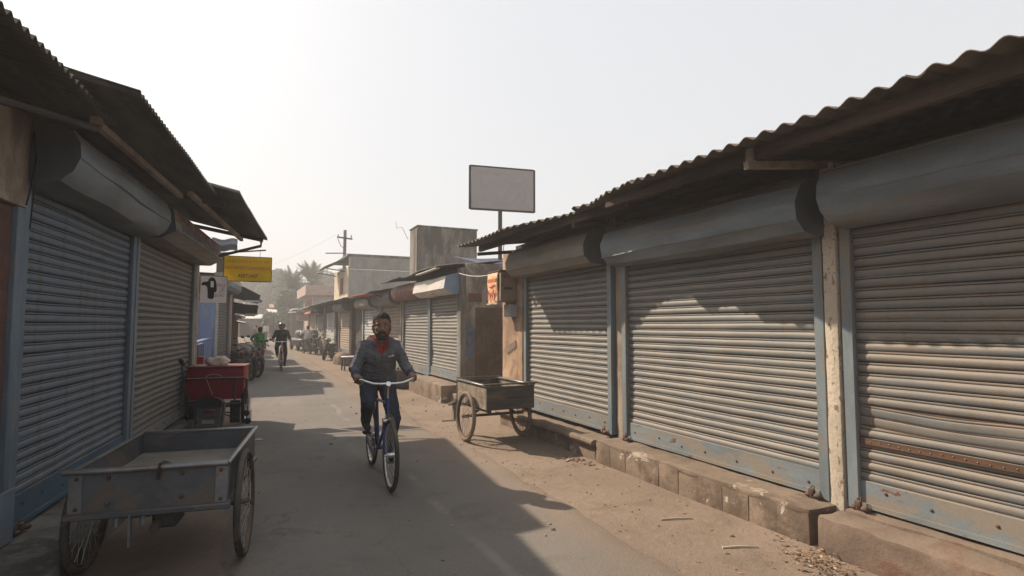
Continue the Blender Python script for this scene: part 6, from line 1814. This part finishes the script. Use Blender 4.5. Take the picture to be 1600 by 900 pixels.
for v in m.bm.verts: v.co += v.co.normalized() * .12 * noise.noise(v.co * 6); v.co.z = max(-.02, v.co.z)
m.build('heap', M['rubber'], t, 50)
m = MB(); m.tube([(-.1, -.2, .2), (-.1, -.22, .48)], [.16, .22], 16); m.build('basket', M['wood_dk'], t)
for k in range(5):
    a = k * 1.3; m = MB(); m.beam((.1 * math.cos(a), .2 * math.sin(a), .25), (.3 * math.cos(a), .35 * math.sin(a), .42 + .04 * k), .06, .02); m.build('scrap', M['wood'], t)
t = thing('parked_car', 'dark low car seen from behind far up on the right', 'car', (3.6, 39.5, 0), R(95))
m = MB(); m.bbox(-1.9, 1.9, -.75, .75, .25, .78, .16, 3); m.build('body', M['moto_black'], t, 60)
m = MB(); m.bbox(-1.3, .7, -.66, .66, .74, 1.30, .22, 3); m.build('cabin', M['moto_black'], t, 60)
m = MB(); m.box(-1.315, -1.30, -.45, .45, .92, 1.15); m.build('rear_window', M['lens_clear'], t)
for x in (-1.2, 1.2):
    for s in (-1, 1):
        m = MB(); m.ring((x, s * .70, .29), (0, 1, 0), .20, .09, 24, 8); m.tube([(x, s * .66, .29), (x, s * .76, .29)], .16, 14); m.build('wheel', M['tyre_bl'], t, 60)
for s in (-1, 1):
    m = MB(); m.bbox(-1.93, -1.89, s * .6 - .12, s * .6 + .12, .55, .68, .01, 1); m.build('tail_light', M['lens_red'], t)
m = MB(); m.bbox(-1.935, -1.9, -.25, .25, .5, .62, .01, 1); m.build('number_plate', M['sign_white'], t)
for i in range(9):
    o = None
bol = None
for i in range(8):
    m = None
    if bol is None:
        m = MB(); m.tube([(0, 0, 0), (0, 0, .9), (0, 0, .95)], [.12, .10, .05], 10)
        bol = m.build('bollard', M['greywall'], None, 60); o = bol
    else:
        o = bol.copy(); COL.objects.link(o)
    o.location = (-2.6 + i * .75, 108, 0)
    tag(o, 'pale post in the row across the far end of the lane', 'bollard', 'posts across the far end of the lane')

# sticks, leaves, pebbles
rnd = random.Random(5)
def stick(label, x, y, L, a, r=.008):
    m = MB(); m.tube([(-L / 2, 0, r), (0, .006, r + .004), (L / 2, 0, r)], [r, r * .9, r * .6], 6)
    o = m.build('stick', M['stick'], None, 60, (x, y, surf_z(x, y) - .002)); o.rotation_euler = (0, 0, a); tag(o, label, 'stick')
stick('dry straw stick lying before the tiled step, nearer the camera', 3.33, 3.18, .27, R(-22))
stick('dry straw stick lying before the tiled step, further from the camera', 3.32, 3.85, .28, R(-18))
stick('short twig on the dirt beside the rounded step', 3.60, 6.05, .2, R(30), .009)
stick('thick broken twig on the dirt beyond the wooden handcart', 3.2, 9.35, .3, R(-10), .014)
def flake(m, c, s, rz, tilt):
    M4 = Matrix.Translation(c) @ Matrix.Rotation(rz, 4, 'Z') @ Matrix.Rotation(tilt, 4, 'X')
    n = 6
    pts = []
    for k in range(n):
        a = 2 * PI * k / n; q = Vector((s * math.cos(a), s * .45 * math.sin(a), .25 * s * abs(math.cos(a)) * (1 if k % 2 else .4)))
        pts.append(M4 @ q)
    m.poly(pts)
m = MB()
for i in range(300):
    a = rnd.gauss(0, .22); b = rnd.gauss(0, .10)
    x, y = 3.60 - a * .30 + b * .9 - .02, 2.72 - a * 1.0
    if x > 3.86 and not (2.80 < y < 2.99): x = 3.84 - rnd.random() * .1
    flake(m, (x, y, surf_z(x, y) + .004 + .05 * rnd.random() * math.exp(-(a / .2) ** 2)), rnd.uniform(.006, .022), rnd.uniform(0, 6), rnd.uniform(-.7, .7))
o = m.build('leaf_litter', M['leaf_dry'], None, 0); tag(o, kind='stuff'); o.modifiers.new('t', 'SOLIDIFY').thickness = .002
m = MB()
for i in range(260):
    y = rnd.uniform(1.5, 22)
    x = rnd.choice((rnd.uniform(2.7, 3.75), rnd.uniform(2.7, 3.75), rnd.uniform(-.9, 3.2)))
    if x < -.75 + .108 * (y - 11): x = 2.9
    flake(m, (x, y, surf_z(x, y) + .003), rnd.uniform(.008, .024), rnd.uniform(0, 6), rnd.uniform(-.4, .4))
for i in range(40):
    flake(m, (3.66 + rnd.gauss(0, .07), 5.95 + rnd.gauss(0, .25), -.004), rnd.uniform(.012, .035), rnd.uniform(0, 6), rnd.uniform(-.5, .5))
o = m.build('scattered_leaves', M['leaf_dry'], None, 0); tag(o, kind='stuff'); o.modifiers.new('t', 'SOLIDIFY').thickness = .002
m = MB()
for i in range(420):
    y = 1.5 + 22 * rnd.random() ** 1.4
    x = rnd.choice((rnd.uniform(2.6, 3.78), rnd.uniform(2.6, 3.78), rnd.uniform(-.5, 3.0)))
    r = rnd.uniform(.004, .013) * (1 + (rnd.random() < .05) * 1.5)
    m.ball((x, y, surf_z(x, y) + r * .3), (r, r * rnd.uniform(.6, 1), r * .6), 6, 4)
tag(m.build('gravel', M['pebble'], None, 0), kind='stuff')
for (lb, x, y) in (('whitish scrap of plastic on the left edge of the road', .18, 8.9),):
    m = MB(); m.grid(lambda u, w: (.16 * (u - .5) * (1.3 - .6 * w), .12 * (w - .5) * (.7 + .5 * u), .006 + .010 * noise.noise((u * 4, w * 4, x))), 8, 6)
    o = m.build('paper_scrap', M['paper_white'], None, 60, (x, y, surf_z(x, y) + .002)); o.modifiers.new('t', 'SOLIDIFY').thickness = .001; o.scale = (.9, .9, 1); tag(o, lb, 'paper')

# ================================================================ trees
def leaf_mat(name, c1, c2):
    t = NT(name)
    v = t.coords()
    rn = t.n('NewGeometry').outputs['Random Per Island']
    c = t.mix(rn, c1, c2)
    return t.out(c, 0.8, 0, 0.2)
M['leaf_a'] = leaf_mat('grey_green_leaves', (0.05, 0.075, 0.035), (0.10, 0.125, 0.06))
M['leaf_b'] = leaf_mat('olive_leaves', (0.06, 0.07, 0.03), (0.12, 0.12, 0.06))
M['palm'] = leaf_mat('palm_leaflets', (0.06, 0.085, 0.04), (0.12, 0.14, 0.07))
def palm(label, x, y, h, seed, cr=2.6):
    rn = random.Random(seed)
    t = thing('palm_tree', label, 'palm', (x, y, 0), rn.uniform(0, 6))
    m = MB(); n = 14
    m.tube([(.25 * math.sin(k / n * 1.5), .1 * k / n, h * k / n) for k in range(n + 1)], [.26 - .06 * k / n + .02 * (k % 2) for k in range(n + 1)], 10); m.build('trunk', M['bark'], t, 30)
    m = MB()
    top = V(.25 * math.sin(1.5), .1, h)
    for i in range(70):
        az = rn.uniform(0, 2 * PI); el = R(rn.uniform(-35, 78)); L = cr * rn.uniform(.8, 1.1)
        d = V(math.cos(az) * math.cos(el), math.sin(az) * math.cos(el), math.sin(el))
        pts = []
        p = top.copy()
        for k in range(9):
            pts.append(p.copy()); dd = d + V(0, 0, -1) * (.13 * k * math.cos(el) + .02 * k); p = p + dd.normalized() * L / 8
        m.tube(pts, [.03 - .003 * k for k in range(9)], 4)
        sd = V(-math.sin(az), math.cos(az), 0)
        for k in range(1, 32):
            f = k / 32 * 8; a = int(f); q = pts[a].lerp(pts[min(8, a + 1)], f - a)
            tg = (pts[min(8, a + 1)] - pts[max(0, a)]).normalized()
            ll = cr * .24 * math.sin(PI * min(1, .15 + k / 32 * .85)) + .08
            for s in (-1, 1):
                e = (sd * s * .75 + tg * .65 + V(0, 0, rn.uniform(-.25, .15))).normalized() * ll
                w = tg * .05
                m.poly([q - w, q + w, q + e + w * .2])
    m.build('crown', M['palm'], t, 0)
palm('left of the two date palms, with the lower crown', 5.0, 74.0, 6.0, 3, 2.8)
palm('right of the two date palms, with the taller crown', 7.2, 72.5, 6.7, 4, 3.0)
palm('small thin palm beside the roof water tank', 11.2, 74.0, 7.4, 6, 1.9)
def tree(name, label, x, y, h, cr, seed, mat, n=8500, base=.25):
    rn = random.Random(seed)
    t = thing(name, label, 'tree', (x, y, 0))
    m = MB()
    m.tube([(0, 0, 0), (.1, 0, h * .25), (.0, .15, h * .5), (.1, .1, h * .8)], [.32, .26, .18, .06], 10)
    blobs = []
    for i in range(15):
        az = rn.uniform(0, 2 * PI); z = h * rn.uniform(base, .93)
        rr = cr * rn.uniform(.25, .95) * math.sin(PI * min(.98, max(.15, (z / h - base + .15) / (1.12 - base))))
        c = V(rr * math.cos(az), rr * math.sin(az), z)
        m.tube([(0, 0, z * .6), c * .55 + V(0, 0, z * .3), c], [.10, .06, .02], 6)
        blobs.append((c, cr * rn.uniform(.28, .5)))
    m.build('trunk', M['bark'], t)
    m = MB()
    for i in range(n):
        c, r = rn.choice(blobs)
        d = V(rn.gauss(0, 1), rn.gauss(0, 1), rn.gauss(0, .8)).normalized() * r * rn.uniform(.55, 1.05) ** .7
        p = c + d
        s = rn.uniform(.16, .40)
        a = V(rn.gauss(0, 1), rn.gauss(0, 1), rn.gauss(0, 1)).normalized(); b = a.orthogonal().normalized()
        m.poly([p - a * s, p + b * s * .45, p + a * s, p - b * s * .45])
    m.build('crown', mat, t, 0)
tree('leafy_tree', 'tall hazy tree at the far end of the lane, its crown nearest the left stalls', 0.6, 112, 12.6, 4.2, 1, M['leaf_a'])
tree('leafy_tree', 'hazy round tree directly left of the date palms', 5.2, 104, 10.6, 4.2, 2, M['leaf_a'])
tree('leafy_tree', 'low hazy tree between the tall tree and the round one', 3.2, 122, 9.0, 4.5, 3, M['leaf_b'], base=.15)
tree('leafy_tree', 'pale hazy tree at the left end of the far tree line', -5.2, 130, 12.0, 6.0, 4, M['leaf_a'], base=.12)
tree('leafy_tree', 'spreading tree hidden behind the date palms and far house', 12.0, 98, 9.4, 5.0, 5, M['leaf_b'], base=.15)
tree('leafy_tree', 'low bushy tree in front of the trunks of the date palms', 4.6, 71, 5.4, 2.6, 7, M['leaf_a'], base=.12)
m = MB()
rn = random.Random(9)
for i in range(5200):
    x = rn.uniform(-45, 40); y = 150 + rn.uniform(-6, 6)
    top = 5.5 + 2.0 * noise.noise((x * .12, 1, 1)) + 1.4 * noise.noise((x * .5, 4, 1))
    p = V(x, y, top * rn.random() ** .6); s = rn.uniform(.3, .6)
    a = V(rn.gauss(0, 1), rn.gauss(0, 1), rn.gauss(0, 1)).normalized(); b = a.orthogonal().normalized()
    m.poly([p - a * s, p + b * s * .6, p + a * s, p - b * s * .6])
tag(m.build('distant_wood', M['leaf_b'], None, 0), kind='stuff')

# ================================================================ dusty air
t = bpy.data.materials.new('dusty_air')
t.use_nodes = True
nt = t.node_tree
nt.nodes.remove(nt.nodes['Principled BSDF'])
pv = nt.nodes.new('ShaderNodeVolumePrincipled')
pv.inputs['Color'].default_value = (0.88, 0.885, 0.89, 1)
pv.inputs['Density'].default_value = 0.0035
pv.inputs['Anisotropy'].default_value = 0.1
nt.links.new(pv.outputs[0], nt.nodes['Material Output'].inputs['Volume'])
m = MB()
m.box(-90, 130, -40, 210, -1.0, 16.0)
hz = tag(m.build('haze', t, smooth=0), kind='stuff')
